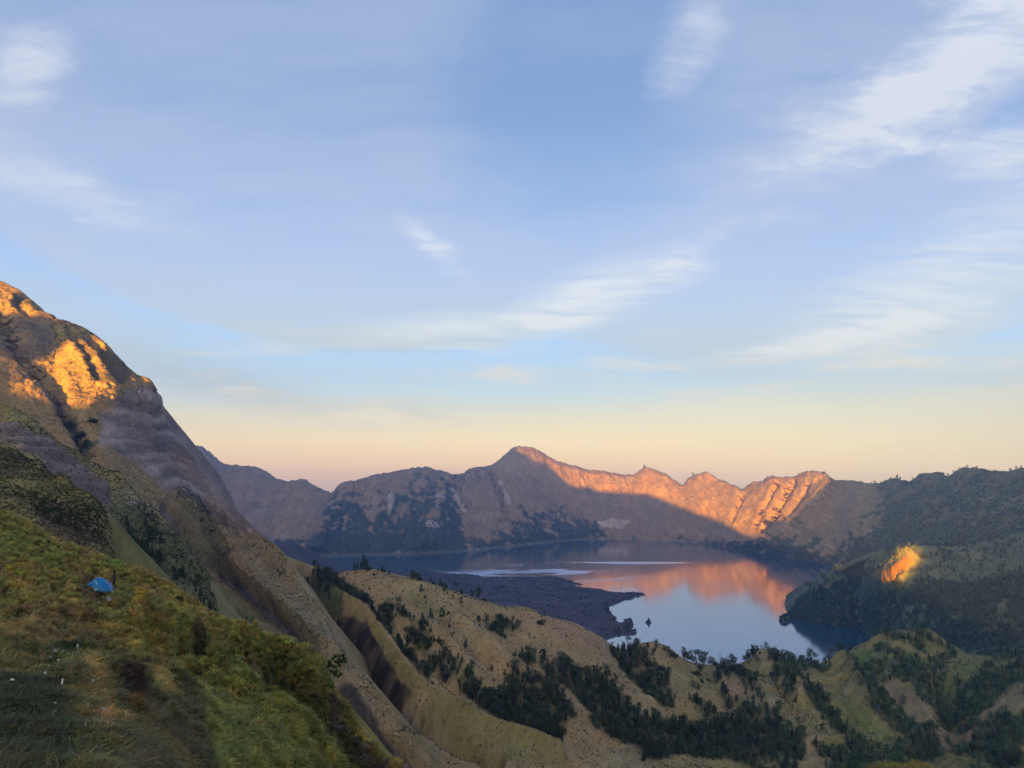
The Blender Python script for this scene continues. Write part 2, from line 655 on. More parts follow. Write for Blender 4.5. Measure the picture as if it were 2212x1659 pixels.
def finish(L, obj_name, mat, kind='structure'):
    h, w = L.P.shape[:2]
    idx = np.arange(h * w).reshape(h, w)
    q = np.stack([idx[:-1, :-1], idx[1:, :-1], idx[1:, 1:], idx[:-1, 1:]], -1).reshape(-1, 4)
    me = mesh_from(obj_name, L.P.reshape(-1, 3), q, mat, True, np.clip(L.C.reshape(-1, 3) * 1.56, 0.004, 0.8))
    o = link(obj_name, me)
    if kind:
        o['kind'] = kind
    L.N = normals(L.P)
    L.px, L.py = project(L.P)
    LF[L.name] = L
    L.obj = o
    L.tree = BVHTree.FromPolygons([tuple(p) for p in L.P.reshape(-1, 3)], q.tolist())
    return o


TAN = (0.250, 0.168, 0.10)
OLIVE = (0.15, 0.135, 0.055)
GREEN = (0.075, 0.115, 0.03)
DARKG = (0.028, 0.042, 0.026)
ROCK = (0.20, 0.165, 0.155)
DROCK = (0.085, 0.07, 0.072)
SCREE = (0.135, 0.125, 0.135)

# ---- far crater wall with the right-hand rim
SIL_FAR = [(250, 1000), (330, 1000), (405, 966), (430, 965), (450, 975), (490, 1005), (520, 1007), (550, 1010), (575, 1020), (600, 1036),
           (625, 1041), (640, 1040), (655, 1036), (675, 1048), (690, 1056), (725, 1066), (760, 1048), (800, 1030), (830, 1024), (860, 1018),
           (890, 1013), (915, 1010), (940, 1015), (960, 1020), (985, 1029), (1005, 1030), (1018, 1016), (1060, 1005), (1090, 985), (1108, 968),
           (1125, 965), (1145, 967), (1165, 975), (1200, 995), (1230, 1005), (1270, 1015), (1320, 1022), (1365, 1028), (1380, 1018),
           (1395, 1011), (1405, 1012), (1430, 1022), (1460, 1040), (1475, 1049), (1485, 1036), (1500, 1028), (1525, 1021), (1545, 1032),
           (1575, 1046), (1605, 1056), (1615, 1050), (1628, 1041), (1645, 1042), (1660, 1030), (1690, 1032), (1710, 1031), (1735, 1022),
           (1755, 1018), (1780, 1023), (1795, 1038), (1840, 1038), (1870, 1045), (1895, 1046), (1930, 1034), (1960, 1041), (1975, 1036),
           (1990, 1024), (2030, 1022), (2045, 1030), (2085, 1012), (2120, 1014), (2140, 1020), (2170, 1020), (2212, 1010), (2300, 995), (2450, 980)]
SHORE = [(250, 1225), (330, 1218), (560, 1202), (720, 1201), (800, 1199), (900, 1196), (1000, 1191), (1100, 1181), (1200, 1170), (1280, 1165),
         (1350, 1165), (1450, 1168), (1500, 1172), (1620, 1190), (1700, 1203), (1800, 1222), (1850, 1235), (2450, 1235)]
RISE = [(250, 900), (560, 1050), (725, 900), (900, 1000), (1125, 1350), (1300, 900), (1600, 750), (1755, 700), (1850, 900), (2450, 900)]
RD = [(1790, 0), (1870, 260), (2000, 900), (2212, 1750), (2450, 2500)]


def far_shoreD(px):
    return Dz(pchip(SHORE, px)) - pchip(RD, px) * (px > 1790)


def far_row(f, g):
    def r(px):
        Ds = far_shoreD(px)
        rise = pchip(RISE, px)
        Dt = Ds + rise
        jag = 2.0 * perlin(px / 8.3, 0.5, 0.2) + 1.6 * perlin(px / 3.7, 1.5, 3.2)
        top = W(px, pchip(SIL_FAR, px) + jag, Dt)
        if f < 1:
            top = blur_cols(top, 8 + (1 - f) * 60)
        zt = top[:, 2]
        return Wz(px, Ds + g * rise, f * zt)
    return r


far = loft('far', 250, 2450, 2.4, [
    lambda px: far_row(1, 1)(px) + np.array([0, 700, -420.0]),
    far_row(1, 1), far_row(.72, .70), far_row(.45, .47), far_row(.2, .26), far_row(0.0, 0.0),
    lambda px: Wz(px, far_shoreD(px) - 160, -36.0)], [14, 36, 36, 36, 30, 8], sharp=(1,))
P = far.P
hgt = P[..., 2]
face = smooth(far.v, 0.9, 1.35) * (1 - smooth(far.v, 4.6, 5.05))
slant = P[..., 0] + 0.55 * (hgt - 300) * smooth(far.px, 1450, 1600)
wx = 110 * fbm(P[..., 0] / 700, P[..., 1] / 700, hgt / 700, 3)
g1 = ridged((slant + wx) / 330, P[..., 1] / 900, hgt / 1500, 4, 0.52)
g2 = ridged((slant + .5 * wx) / 82 + 9, P[..., 1] / 700, hgt / 900, 3, 0.6)
fb = fbm(P[..., 0] / 120, P[..., 1] / 120, hgt / 120, 5, 0.55)
rugged = 1.1 + 0.25 * smooth(far.px, 1450, 1600) * (1 - smooth(far.px, 1790, 1850))
rugged = rugged * (1 - 0.45 * zone(far, [(1180, 1040), (1460, 1080), (1640, 1170), (1300, 1160), (1200, 1120)], 20))
g3 = ridged((slant + .3 * wx) / 36 + 3, P[..., 1] / 400, hgt / 420, 3, 0.65)
fdir = np.broadcast_to(np.array([-0.1, -0.93, 0.25]), P.shape)
displace(far, face * rugged * (60 * g1 + 40 * g2 + 20 * g3), fdir)
displace(far, 0 * g1 + (0.35 + face) * 5 * fb + (4.5 * fbm(P[..., 0] / 28, P[..., 1] / 28, hgt / 28, 4, .65)) * (0.35 + face) * (far.v < 4.9)
         + 11.0 * ridged(P[..., 0] / 60, P[..., 1] / 60, hgt / 60, 5, .65) * smooth(far.v, .7, 1.0) * (1 - smooth(far.v, 1.1, 1.5)))
spur = carve(far, [(1010, 1020), (960, 1080), (935, 1140), (930, 1195)], 60, 28) + carve(far, [(760, 1050), (730, 1110), (690, 1180)], 60, 22) \
    - carve(far, [(1055, 1010), (1085, 1070), (1100, 1120)], 40, 9) + carve(far, [(1790, 1040), (1720, 1120), (1640, 1175)], 30, 12) \
    - carve(far, [(1708, 1045), (1690, 1080), (1668, 1120), (1640, 1150)], 46, 5.5) - carve(far, [(1672, 1050), (1650, 1090), (1628, 1140)], 30, 4.5) \
    - carve(far, [(1740, 1050), (1725, 1085), (1700, 1120)], 24, 4) - carve(far, [(1600, 1080), (1585, 1110), (1575, 1130)], 20, 4)
displace(far, spur * face)
# colours
C = np.ones(P.shape) * np.array(TAN) * 0.95
pt = fbm(P[..., 0] / 260, P[..., 1] / 260, hgt / 260, 5, 0.6)
pt2 = .6 * fbm((P[..., 0] + .3 * hgt) / 34 + 5, P[..., 1] / 90, hgt / 80, 5, 0.75) + .55 * fbm(P[..., 0] / 95 + 5, P[..., 1] / 95, hgt / 130, 5, 0.6)
rocky = smooth(pt + 0.35 * pt2, -0.05, 0.28)
C = mixc(C, rocky * 0.8, (0.212, 0.146, 0.105))
veg_dens = np.clip(0.48 - hgt / 1500, 0.05, 0.5) + 0.30 * zone(far, [(725, 1070), (915, 1012), (1010, 1030), (1000, 1190), (690, 1195)], 25) \
    + 0.22 * zone(far, [(1120, 1090), (1230, 1090), (1320, 1165), (1080, 1180)], 25) - 0.40 * zone(far, [(400, 960), (560, 1010), (690, 1060), (680, 1150), (560, 1150), (430, 1060)], 25) \
    - 0.30 * zone(far, [(1290, 1090), (1480, 1100), (1600, 1160), (1320, 1160)], 25) + 0.40 * smooth(far.px, 1800, 1950) - 0.15 * zone(far, [(1100, 970), (1800, 1020), (1640, 1160), (1200, 1060)], 15) + 0.2 * smooth(far.py, 1145, 1185)
veg = smooth(pt2 * 0.75 + 0.25 * pt + 0.9 * (veg_dens - 0.45) - 0.12 * g1, -0.02, 0.08)
C = mixc(C, veg * 0.9, (0.034, 0.046, 0.032))
green_r = smooth(far.px, 1810, 1950)
C = mixc(C, green_r * 0.72, (0.078, 0.094, 0.052))
for poly in ([(843, 1072), (852, 1068), (858, 1082), (850, 1108), (842, 1100)], [(926, 1142), (938, 1140), (944, 1152), (938, 1160), (928, 1152)],
             [(975, 1068), (1000, 1090), (1012, 1110), (1006, 1112), (985, 1090), (970, 1072)], [(940, 1062), (946, 1066), (956, 1092), (950, 1090)],
             [(1078, 1040), (1086, 1042), (1108, 1090), (1100, 1092)], [(1290, 1130), (1320, 1122), (1360, 1128), (1345, 1142), (1300, 1140)]):
    C = mixc(C, zone(far, poly, 2.5, 5, 7) * 0.85, (0.42, 0.33, 0.28))
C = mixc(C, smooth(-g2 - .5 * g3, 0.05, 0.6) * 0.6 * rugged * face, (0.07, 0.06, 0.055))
C = mixc(C, (1 - smooth(np.abs(hgt - 3), 4, 9)) * (far.px < 1500) * 0.22, (0.30, 0.27, 0.25))
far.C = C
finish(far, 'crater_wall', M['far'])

# ---- unseen crater rim behind the camera: skyline shaped to cast the far wall's shadow
def shadow_key(P):
    return P[0] - SUN_T * P[1], P[2] + SUN_K * P[1]


def hit(L, px, py):
    d = W(px, py, 1000.0) - np.array([0, 0, CAMZ])
    d = Vector(d).normalized()
    loc, nrm, i, dist = L.tree.ray_cast(Vector((0, 0, CAMZ)), d)
    return (loc, nrm) if loc is not None else (None, None)


keys = []
for p in [(1235, 1048), (1300, 1060), (1350, 1064), (1400, 1066), (1450, 1086), (1500, 1106), (1560, 1127), (1600, 1150), (1625, 1160), (1640, 1163),
          (1660, 1158), (1690, 1139), (1715, 1112), (1740, 1082), (1765, 1060), (1789, 1034)]:
    loc, _ = hit(far, *p)
    if loc is not None:
        keys.append(shadow_key(loc))
keys = [(-6500, 1500), (-3600, 1500), (-1900, 1400), (-1500, 1250), (-1360, 1010), (-1300, 990), (-1120, 985), (-1104, 872), (-1045, 838), (-1005, 800), (-950, 784)] \
    + sorted((k[0], k[1] - 22 * math.exp(-((k[0] - 805) / 60) ** 2) + 26 * math.exp(-((k[0] - 905) / 45) ** 2)) for k in keys if k[0] > -930) + [(max(k[0] for k in keys) + 60, max(k[1] for k in keys if k[0] > 0) + 160), (2400, 1250), (4500, 1300)]  # rim heights fitted so sun also reaches the mountain patches and the outcrop
yr = -1500.0
ks = np.array([k[0] for k in keys]); kh = np.array([k[1] for k in keys])
xx = np.concatenate([np.arange(-6500, -1500, 60), np.arange(-1500, 2200, 12), np.arange(2200, 4600, 60)])
crest = np.interp(xx, ks, kh) - SUN_K * yr
tt = np.concatenate([-np.linspace(1, 0, 14)[:-1], np.linspace(0, 1, 18)])
GX = np.zeros((len(tt), len(xx)))
GY = yr + np.broadcast_to(tt[:, None], GX.shape) * np.where(tt < 0, 900, 1380)[:, None]
GX = xx[None, :] + SUN_T * GY
GZ = crest[None, :] + (np.minimum(520, crest - 180) - crest)[None, :] * np.abs(tt[:, None]) ** 0.85
GZ = GZ + 14 * fbm(GX / 160, GY / 160, 3.3, 4) * np.minimum(1, np.abs(tt[:, None]) * 6)
GZ[0], GZ[-1] = -44.0, -44.0
rear = Land(); rear.name = 'rear'; rear.P = np.stack([GX, GY, GZ], -1)
rear.px, rear.py = GX, GY
rear.C = np.ones(rear.P.shape) * np.array(OLIVE)
finish(rear, 'shadow_rim_behind', M['mid'])

# ---- the great mountain on the left
SIL_M = [(-260, 470), (-120, 540), (0, 607), (40, 626), (75, 655), (90, 668), (100, 684), (125, 692), (165, 702), (200, 720), (235, 750), (275, 792), (300, 815),
         (315, 832), (325, 852), (345, 890), (370, 930), (385, 948), (400, 966), (430, 1010), (460, 1050), (490, 1085), (530, 1122), (560, 1150),
         (600, 1182), (624, 1210), (645, 1245), (661, 1275), (685, 1300), (702, 1319), (711, 1350), (733, 1398), (758, 1422), (780, 1443), (827, 1506), (870, 1555),
         (896, 1582), (952, 1659), (1000, 1720), (1080, 1800)]
MD = [(-260, 1600), (345, 1600), (430, 1380), (530, 1020), (624, 790), (711, 660), (827, 570), (952, 500), (1080, 460)]
FOOT_M = [(-260, 960), (0, 1010), (120, 1050), (230, 1110), (300, 1190), (400, 1310), (460, 1400), (520, 1440), (620, 1500), (700, 1570), (760, 1640), (820, 1720), (900, 1800), (1000, 1880), (1080, 1950)]
FD = [(-260, 1000), (300, 880), (460, 700), (624, 560), (711, 500), (827, 455), (952, 410), (1080, 390)]


def m_row(f, g):
    def r(px):
        a = W(px, pchip(SIL_M, px), pchip(MD, px))
        b = W(px, pchip(FOOT_M, px), pchip(FD, px))
        if f > 0:
            a = blur_cols(a, 8 + f * 60)
            b = blur_cols(b, 40)
        D = a[:, 1] + (b[:, 1] - a[:, 1]) * g
        z = a[:, 2] + (b[:, 2] - a[:, 2]) * f
        return Wz(px, D, z)
    return r


mt = loft('mount', -260, 1080, 2.2, [
    lambda px: m_row(0, 0)(px) + np.array([40, 330, -190.0]),
    m_row(0, 0), m_row(.30, .20), m_row(.62, .50), m_row(.88, .80), m_row(1, 1),
    lambda px: m_row(1, 1)(px) + np.array([0, -60, -60.0])], [10, 50, 60, 50, 30, 4], sharp=(1,))
P = mt.P
face = smooth(mt.v, 0.95, 1.4)
diag = P[..., 0] * 0.8 + P[..., 2] * 0.9
g1 = ridged((P[..., 0] - 0.2 * P[..., 2]) / 150 + 0.4 * fbm(P[..., 0] / 200, P[..., 1] / 200, P[..., 2] / 200, 3), P[..., 1] / 500, P[..., 2] / 500, 4)
fb = fbm(P[..., 0] / 60, P[..., 1] / 60, P[..., 2] / 60, 5, 0.55)
rockz = zone(mt, [(255, 868), (310, 858), (345, 840), (365, 888), (425, 965), (495, 1055), (590, 1150), (520, 1160), (470, 1125), (400, 1100), (340, 1075), (290, 1015), (215, 972), (212, 915)], 7, 22, 26)
rocku = zone(mt, [(-260, 600), (0, 690), (60, 690), (105, 690), (118, 760), (108, 840), (150, 880), (120, 900), (60, 860), (0, 800), (-260, 760)], 6, 16, 30)
bands = perlin((P[..., 2] + 0.28 * P[..., 0]) / 13, P[..., 0] / 260, P[..., 1] / 260) + 0.5 * perlin((P[..., 2] + 0.28 * P[..., 0]) / 5, P[..., 0] / 120, P[..., 1] / 120)
bands = np.tanh(2.2 * bands)
lower = smooth(mt.px, 320, 450)
ms = np.clip(P[..., 1] / 1500, .3, 1)
mdir = ridged((P[..., 0] + .35 * P[..., 2]) / 46 + .6 * fb, P[..., 1] / 300, P[..., 2] / 260, 4, .6)
displace(mt, ms * face * (18 * (1 - 0.9 * lower) * g1 * (1 - 0.3 * rockz) + 5 * (1 - .5 * lower) * fb) + ms * face * np.maximum(rockz, rocku) * (2.6 * bands + 6 * mdir + 5 * fbm(P[..., 0] / 22, P[..., 1] / 22, (P[..., 2] + .28 * P[..., 0]) / 7, 4, .65))
         + (0.35 + 0.65 * face) * (1 - .6 * lower) * ms * (4.2 * fbm(P[..., 0] / 13, P[..., 1] / 13, P[..., 2] / 13, 4, .7) + 3 * (1 - .7 * rockz) * ridged(P[..., 0] / 60, P[..., 1] / 60, P[..., 2] / 60, 4, .6)))
GULLY = [(360, 1105), (395, 1150), (430, 1197), (465, 1228), (500, 1250), (560, 1305), (640, 1372), (700, 1432), (740, 1490), (790, 1550), (840, 1600), (900, 1659)]
c = -carve(mt, GULLY, 22, 14, .1) + carve(mt, [(385, 1080), (440, 1130), (480, 1170), (520, 1230), (600, 1290), (660, 1350), (740, 1440)], 12, 22, .1) \
    + carve(mt, [(120, 700), (170, 780), (240, 850), (300, 860)], 16, 40) - carve(mt, [(0, 700), (60, 790), (120, 860), (160, 930), (190, 975)], 30, 16) \
    - carve(mt, [(190, 755), (215, 790), (245, 845)], 30, 9) - carve(mt, [(150, 740), (180, 790), (200, 840)], 14, 6) - carve(mt, [(265, 800), (290, 850)], 8, 5) - carve(mt, [(60, 640), (35, 665), (60, 690)], 14, 9) \
    - carve(mt, [(440, 1100), (475, 1160), (500, 1200)], 7, 9) + carve(mt, [(430, 1220), (520, 1320), (620, 1420)], 10, 20)
displace(mt, ms * face * 11 * (1 - .85 * lower) * (1 - .5 * rockz) * mdir, np.broadcast_to(np.array([.35, -.9, .2]), P.shape))
displace(mt, c * face * np.clip(P[..., 1] / 1100, .35, 1))
mn = normals(mt.P)
C = np.ones(P.shape) * np.array((0.182, 0.124, 0.058))
pt = fbm(P[..., 0] / 90, P[..., 1] / 90, P[..., 2] / 90, 5, 0.6)
C = mixc(C, smooth(pt, 0.0, 0.35) * 0.6, (0.11, 0.11, 0.04))
C = mixc(C, zone(mt, [(480, 1120), (640, 1215), (702, 1320), (780, 1445), (900, 1600), (1000, 1720), (760, 1560), (640, 1380), (540, 1230)], 20, 26, 30) * 0.75, (0.21, 0.165, 0.092))
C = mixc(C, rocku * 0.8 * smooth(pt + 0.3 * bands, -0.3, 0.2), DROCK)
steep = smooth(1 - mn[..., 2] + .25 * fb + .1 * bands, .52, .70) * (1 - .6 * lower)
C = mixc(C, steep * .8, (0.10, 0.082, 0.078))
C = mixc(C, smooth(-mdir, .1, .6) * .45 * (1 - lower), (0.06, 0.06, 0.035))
bc = np.clip(0.5 + 0.55 * bands, 0, 1)[..., None]
bc = bc ** 1.5 * (.55 + .9 * np.clip(.5 + fb, 0, 1))[..., None]
rc = (np.array((0.095, 0.072, 0.066)) * (1 - bc) + np.array((0.22, 0.172, 0.155)) * bc)
C = C * (1 - rockz[..., None]) + rc * rockz[..., None]
C = mixc(C, zone(mt, [(400, 985), (430, 1012), (520, 1118), (560, 1150), (500, 1130), (430, 1060)], 4, 6) * 0.5, (0.13, 0.10, 0.095))
for poly in ([(200, 762), (222, 775), (262, 800), (268, 850), (240, 838), (215, 805)], [(160, 745), (180, 765), (195, 800), (185, 800), (165, 770)], [(175, 800), (200, 815), (222, 848), (205, 850), (185, 825)], [(20, 640), (45, 645), (62, 668), (40, 672)], [(215, 730), (235, 752), (250, 775), (238, 772)]):
    C = mixc(C, zone(mt, poly, 2, 9, 8) * .9, (0.055, 0.048, 0.042))
scree = lmask(mt, GULLY, 7.5, 4, 5)
C = mixc(C, scree, SCREE)
C = mixc(C, scree * smooth(fbm(mt.px / 5, mt.py / 3, 3.0, 3), 0.1, 0.4) * 0.7, (0.24, 0.22, 0.23))
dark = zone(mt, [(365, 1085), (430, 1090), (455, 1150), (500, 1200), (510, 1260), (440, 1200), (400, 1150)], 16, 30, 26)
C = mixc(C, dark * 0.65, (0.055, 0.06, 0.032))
C = mixc(C, zone(mt, [(130, 900), (165, 905), (180, 945), (210, 960), (200, 975), (150, 950)], 5, 9, 12) * 0.85, DARKG)
C = mixc(C, zone(mt, [(500, 1150), (555, 1185), (600, 1230), (590, 1245), (540, 1215)], 5, 10, 9) * smooth(pt, -0.2, 0.2) * 0.5, (0.08, 0.06, 0.04))
C = mixc(C, zone(mt, [(448, 1260), (500, 1290), (560, 1350), (620, 1410), (600, 1420), (520, 1370), (460, 1330)], 8, 14, 18) * 0.6, (0.075, 0.10, 0.035))
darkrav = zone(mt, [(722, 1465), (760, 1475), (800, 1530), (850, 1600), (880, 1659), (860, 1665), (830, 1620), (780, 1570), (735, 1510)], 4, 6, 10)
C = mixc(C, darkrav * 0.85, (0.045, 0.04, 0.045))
small = smooth(fbm(P[..., 0] / 16, P[..., 1] / 16, P[..., 2] / 16, 3, 0.6), 0.28, 0.42)
C = mixc(C, small * 0.55 * (1 - scree), (0.06, 0.055, 0.03))
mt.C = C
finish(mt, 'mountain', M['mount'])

# ---- rocky ridge in front of the mountain
SIL_R = [(-260, 760), (-150, 820), (0, 880), (30, 884), (55, 895), (80, 912), (100, 930), (130, 957), (170, 982), (190, 992), (215, 1005), (240, 1016), (262, 1032),
         (285, 1055), (300, 1075), (320, 1092), (350, 1120), (362, 1145), (385, 1165), (400, 1192), (425, 1232), (438, 1285), (455, 1310), (466, 1345), (480, 1420), (540, 1520)]


def ab_row(SIL, SD, FT, FDD, f, g):
    def r(px):
        a = W(px, pchip(SIL, px), pchip(SD, px))
        b = W(px, pchip(FT, px), pchip(FDD, px))
        if f > 0:
            a = blur_cols(a, 10 + f * 110)
            b = blur_cols(b, 40)
        return Wz(px, a[:, 1] + (b[:, 1] - a[:, 1]) * g, a[:, 2] + (b[:, 2] - a[:, 2]) * f)
    return r


RDs = [(-260, 760), (0, 700), (215, 650), (300, 610), (438, 500), (540, 430)]
RFt = [(-260, 1000), (0, 1060), (120, 1120), (230, 1200), (300, 1300), (400, 1370), (480, 1480), (540, 1560)]
RFd = [(-260, 560), (0, 500), (230, 430), (400, 360), (540, 330)]
rr = lambda f, g: ab_row(SIL_R, RDs, RFt, RFd, f, g)
rg = loft('ridge', -260, 540, 2.0, [lambda px: rr(0, 0)(px) + np.array([20, 110, -85.0]), rr(0, 0), rr(.35, .22), rr(.75, .6), rr(1, 1),
                                   lambda px: rr(1, 1)(px) + np.array([0, -30, -40.0])], [8, 36, 40, 34, 4], sharp=(1,))
P = rg.P
face = smooth(rg.v, 0.95, 1.3)
g1 = ridged((P[..., 0] - 0.3 * P[..., 2]) / 62, P[..., 1] / 200, P[..., 2] / 200, 4)
fb = fbm(P[..., 0] / 26, P[..., 1] / 26, P[..., 2] / 26, 5, 0.6)
bands = perlin((P[..., 2] - 0.35 * P[..., 0]) / 7, P[..., 0] / 90, P[..., 1] / 90)
rk = zone(rg, [(-260, 880), (0, 905), (60, 935), (110, 955), (140, 985), (200, 1030), (240, 1080), (235, 1110), (150, 1070), (60, 1000), (0, 965), (-260, 900)], 5, 14, 22)
rk2 = zone(rg, [(245, 1060), (285, 1065), (330, 1105), (345, 1130), (330, 1150), (280, 1120)], 4, 9, 12)
displace(rg, face * (9 * g1 + 5 * fb) + face * np.maximum(rk, rk2) * 3.0 * bands + (0.3 + face) * 1.2 * fbm(P[..., 0] / 7, P[..., 1] / 7, P[..., 2] / 7, 3))
C = np.ones(P.shape) * np.array((0.15, 0.13, 0.058))
pt = fbm(P[..., 0] / 40, P[..., 1] / 40, P[..., 2] / 40, 5, 0.6)
C = mixc(C, smooth(pt, 0.0, 0.3) * 0.6, (0.09, 0.085, 0.035))
C = mixc(C, rk * smooth(pt + 0.3 * bands, -0.5, 0.05), (0.085, 0.066, 0.062))
C = mixc(C, rk * smooth(bands, 0.1, 0.6) * 0.5, (0.2, 0.16, 0.15))
C = mixc(C, rk2 * smooth(pt, -0.3, 0.2), (0.17, 0.16, 0.16))
C = mixc(C, smooth(fbm(P[..., 0] / 9, P[..., 1] / 9, P[..., 2] / 9, 3, 0.6), 0.25, 0.45) * 0.6, (0.05, 0.05, 0.028))
C = mixc(C, zone(rg, [(225, 1110), (330, 1120), (400, 1190), (432, 1250), (455, 1340), (330, 1310), (235, 1230)], 6, 10) * 0.7, (0.05, 0.055, 0.03))
rg.C = C
finish(rg, 'rocky_ridge', M['rock'])

# ---- shrubby shoulder before the ridge
SIL_H = [(-260, 880), (-150, 925), (0, 966), (25, 975), (50, 990), (75, 1000), (100, 1018), (130, 1032), (150, 1045), (190, 1068), (215, 1088), (228, 1105), (234, 1135), (238, 1190), (262, 1250), (330, 1330), (420, 1420)]
HDs = [(-260, 350), (0, 330), (234, 280), (420, 240)]
HFt = [(-260, 1130), (0, 1150), (120, 1210), (234, 1260), (300, 1340), (420, 1480)]
HFd = [(-260, 230), (0, 215), (234, 200), (420, 190)]
hh = lambda f, g: ab_row(SIL_H, HDs, HFt, HFd, f, g)
sh = loft('shoulder', -260, 420, 2.0, [lambda px: hh(0, 0)(px) + np.array([15, 45, -40.0]), hh(0, 0), hh(.3, .25), hh(.7, .6), hh(1, 1),
                                      lambda px: hh(1, 1)(px) + np.array([0, -12, -20.0])], [8, 34, 34, 30, 4], sharp=(1,))
P = sh.P
face = smooth(sh.v, 0.95, 1.3)
displace(sh, face * (3.5 * ridged((P[..., 0] - .4 * P[..., 2]) / 30, P[..., 1] / 80, P[..., 2] / 80, 3) + 2.0 * fbm(P[..., 0] / 12, P[..., 1] / 12, P[..., 2] / 12, 5, .6)) + 0.5 * fbm(P[..., 0] / 3, P[..., 1] / 3, P[..., 2] / 3, 3))
C = np.ones(P.shape) * np.array((0.13, 0.115, 0.048))
pt = fbm(P[..., 0] / 18, P[..., 1] / 18, P[..., 2] / 18, 5, 0.6)
C = mixc(C, smooth(pt, -0.1, 0.3) * 0.7, (0.075, 0.06, 0.035))
C = mixc(C, zone(sh, [(60, 1120), (140, 1090), (215, 1120), (225, 1190), (150, 1190)], 8, 12) * 0.7, (0.075, 0.055, 0.045))
C = mixc(C, zone(sh, [(-260, 960), (0, 975), (45, 1000), (30, 1040), (-260, 1020)], 5, 10) * 0.7, (0.045, 0.04, 0.025))
sh.C = C
finish(sh, 'hill_shoulder', M['rock'])

# ---- middle slopes between the ravine and the lake
SIL_S = [(520, 1150), (560, 1172), (600, 1190), (625, 1203), (650, 1212), (680, 1224), (700, 1230), (715, 1237), (730, 1238), (745, 1234), (770, 1231), (800, 1229), (830, 1234), (850, 1240), (900, 1250),
         (930, 1258), (950, 1265), (1000, 1283), (1050, 1298), (1100, 1311), (1120, 1310), (1150, 1315), (1170, 1328), (1200, 1336), (1225, 1340), (1250, 1349), (1280, 1366),
         (1300, 1377), (1320, 1392), (1340, 1402), (1370, 1402), (1400, 1401), (1430, 1402), (1445, 1408), (1470, 1420), (1500, 1432), (1540, 1436), (1580, 1436), (1605, 1430), (1635, 1414),
         (1650, 1410), (1680, 1420), (1710, 1430), (1750, 1435), (1775, 1434), (1800, 1420), (1812, 1414), (1825, 1412), (1845, 1398), (1880, 1382), (1910, 1368), (1950, 1360), (1990, 1356),
         (2012, 1362), (2035, 1378), (2065, 1398), (2100, 1412), (2150, 1418), (2212, 1412), (2260, 1430), (2330, 1490), (2450, 1560)]
SDs = [(520, 1050), (625, 980), (730, 910), (900, 900), (1100, 950), (1310, 1020), (1450, 1120), (1635, 1180), (1775, 1160), (1820, 1200), (1990, 1280), (2100, 1250), (2212, 1200), (2450, 1250)]
SFt = [(520, 1340), (700, 1480), (760, 1560), (900, 1720), (2450, 1760)]
SFd = [(520, 1000), (620, 880), (700, 760), (900, 660), (1100, 670), (1300, 720), (1700, 800), (2000, 860), (2212, 800), (2450, 780)]
ss = lambda f, g: ab_row(SIL_S, SDs, SFt, SFd, f, g)
sl = loft('slopes', 590, 2450, 2.0, [lambda px: ss(0, 0)(px) + np.array([30, 150, -120.0]), ss(0, 0), ss(.20, .24), ss(.45, .50), ss(.74, .76), ss(1, 1),
                                     lambda px: ss(1, 1)(px) + np.array([0, -40, -60.0])], [8, 36, 44, 44, 40, 4], sharp=(1,))
P = sl.P
face = smooth(sl.v, 0.97, 1.45)
# gullies run down to the right
gx = P[..., 0] * 0.92 + P[..., 1] * 0.55
gy = -P[..., 0] * 0.5 + P[..., 1] * 0.85
wv = 0.35 * fbm(P[..., 0] / 160, P[..., 1] / 160, 1.5, 3)
right = smooth(sl.px, 1250, 1500)
pf_ = fbm(P[..., 0] / 50, P[..., 1] / 50, 0.1, 3)
g1 = ridged(gy / 150 + wv, gx / 600, 0.2, 4, 0.5)
g2 = ridged(gy / 48 + wv * 2 + 4, gx / 260, 0.9, 3, 0.5)
g4 = ridged((gy + 12 * pf_) / 19 + 2, gx / 150, .4, 3, .6)
displace(sl, face * ((10 + 0 * right) * g1 + (3 + 3 * right) * g2 + (1.8 + 1.6 * right) * g4) + (0.2 + face) * 2.5 * fbm(P[..., 0] / 40, P[..., 1] / 40, P[..., 2] / 40, 5, 0.55) + 0.5 * fbm(P[..., 0] / 6, P[..., 1] / 6, P[..., 2] / 6, 2) * face)
RAVINE = [(650, 1230), (680, 1280), (715, 1335), (750, 1385), (790, 1440), (840, 1500), (890, 1550), (960, 1600), (1060, 1659)]
RIB1 = [(690, 1260), (740, 1315), (790, 1350), (830, 1400), (860, 1450), (900, 1500), (960, 1540), (1060, 1590), (1200, 1640)]
z6 = lambda pts: [(639.4 + .3125 * x, 1140.6 + .3125 * y) for x, y in pts]
z7 = lambda pts: [(1209.7 + .3125 * x, 1140.6 + .3125 * y) for x, y in pts]
z8 = lambda pts: [(1641.8 + .3125 * x, 1140.6 + .3125 * y) for x, y in pts]
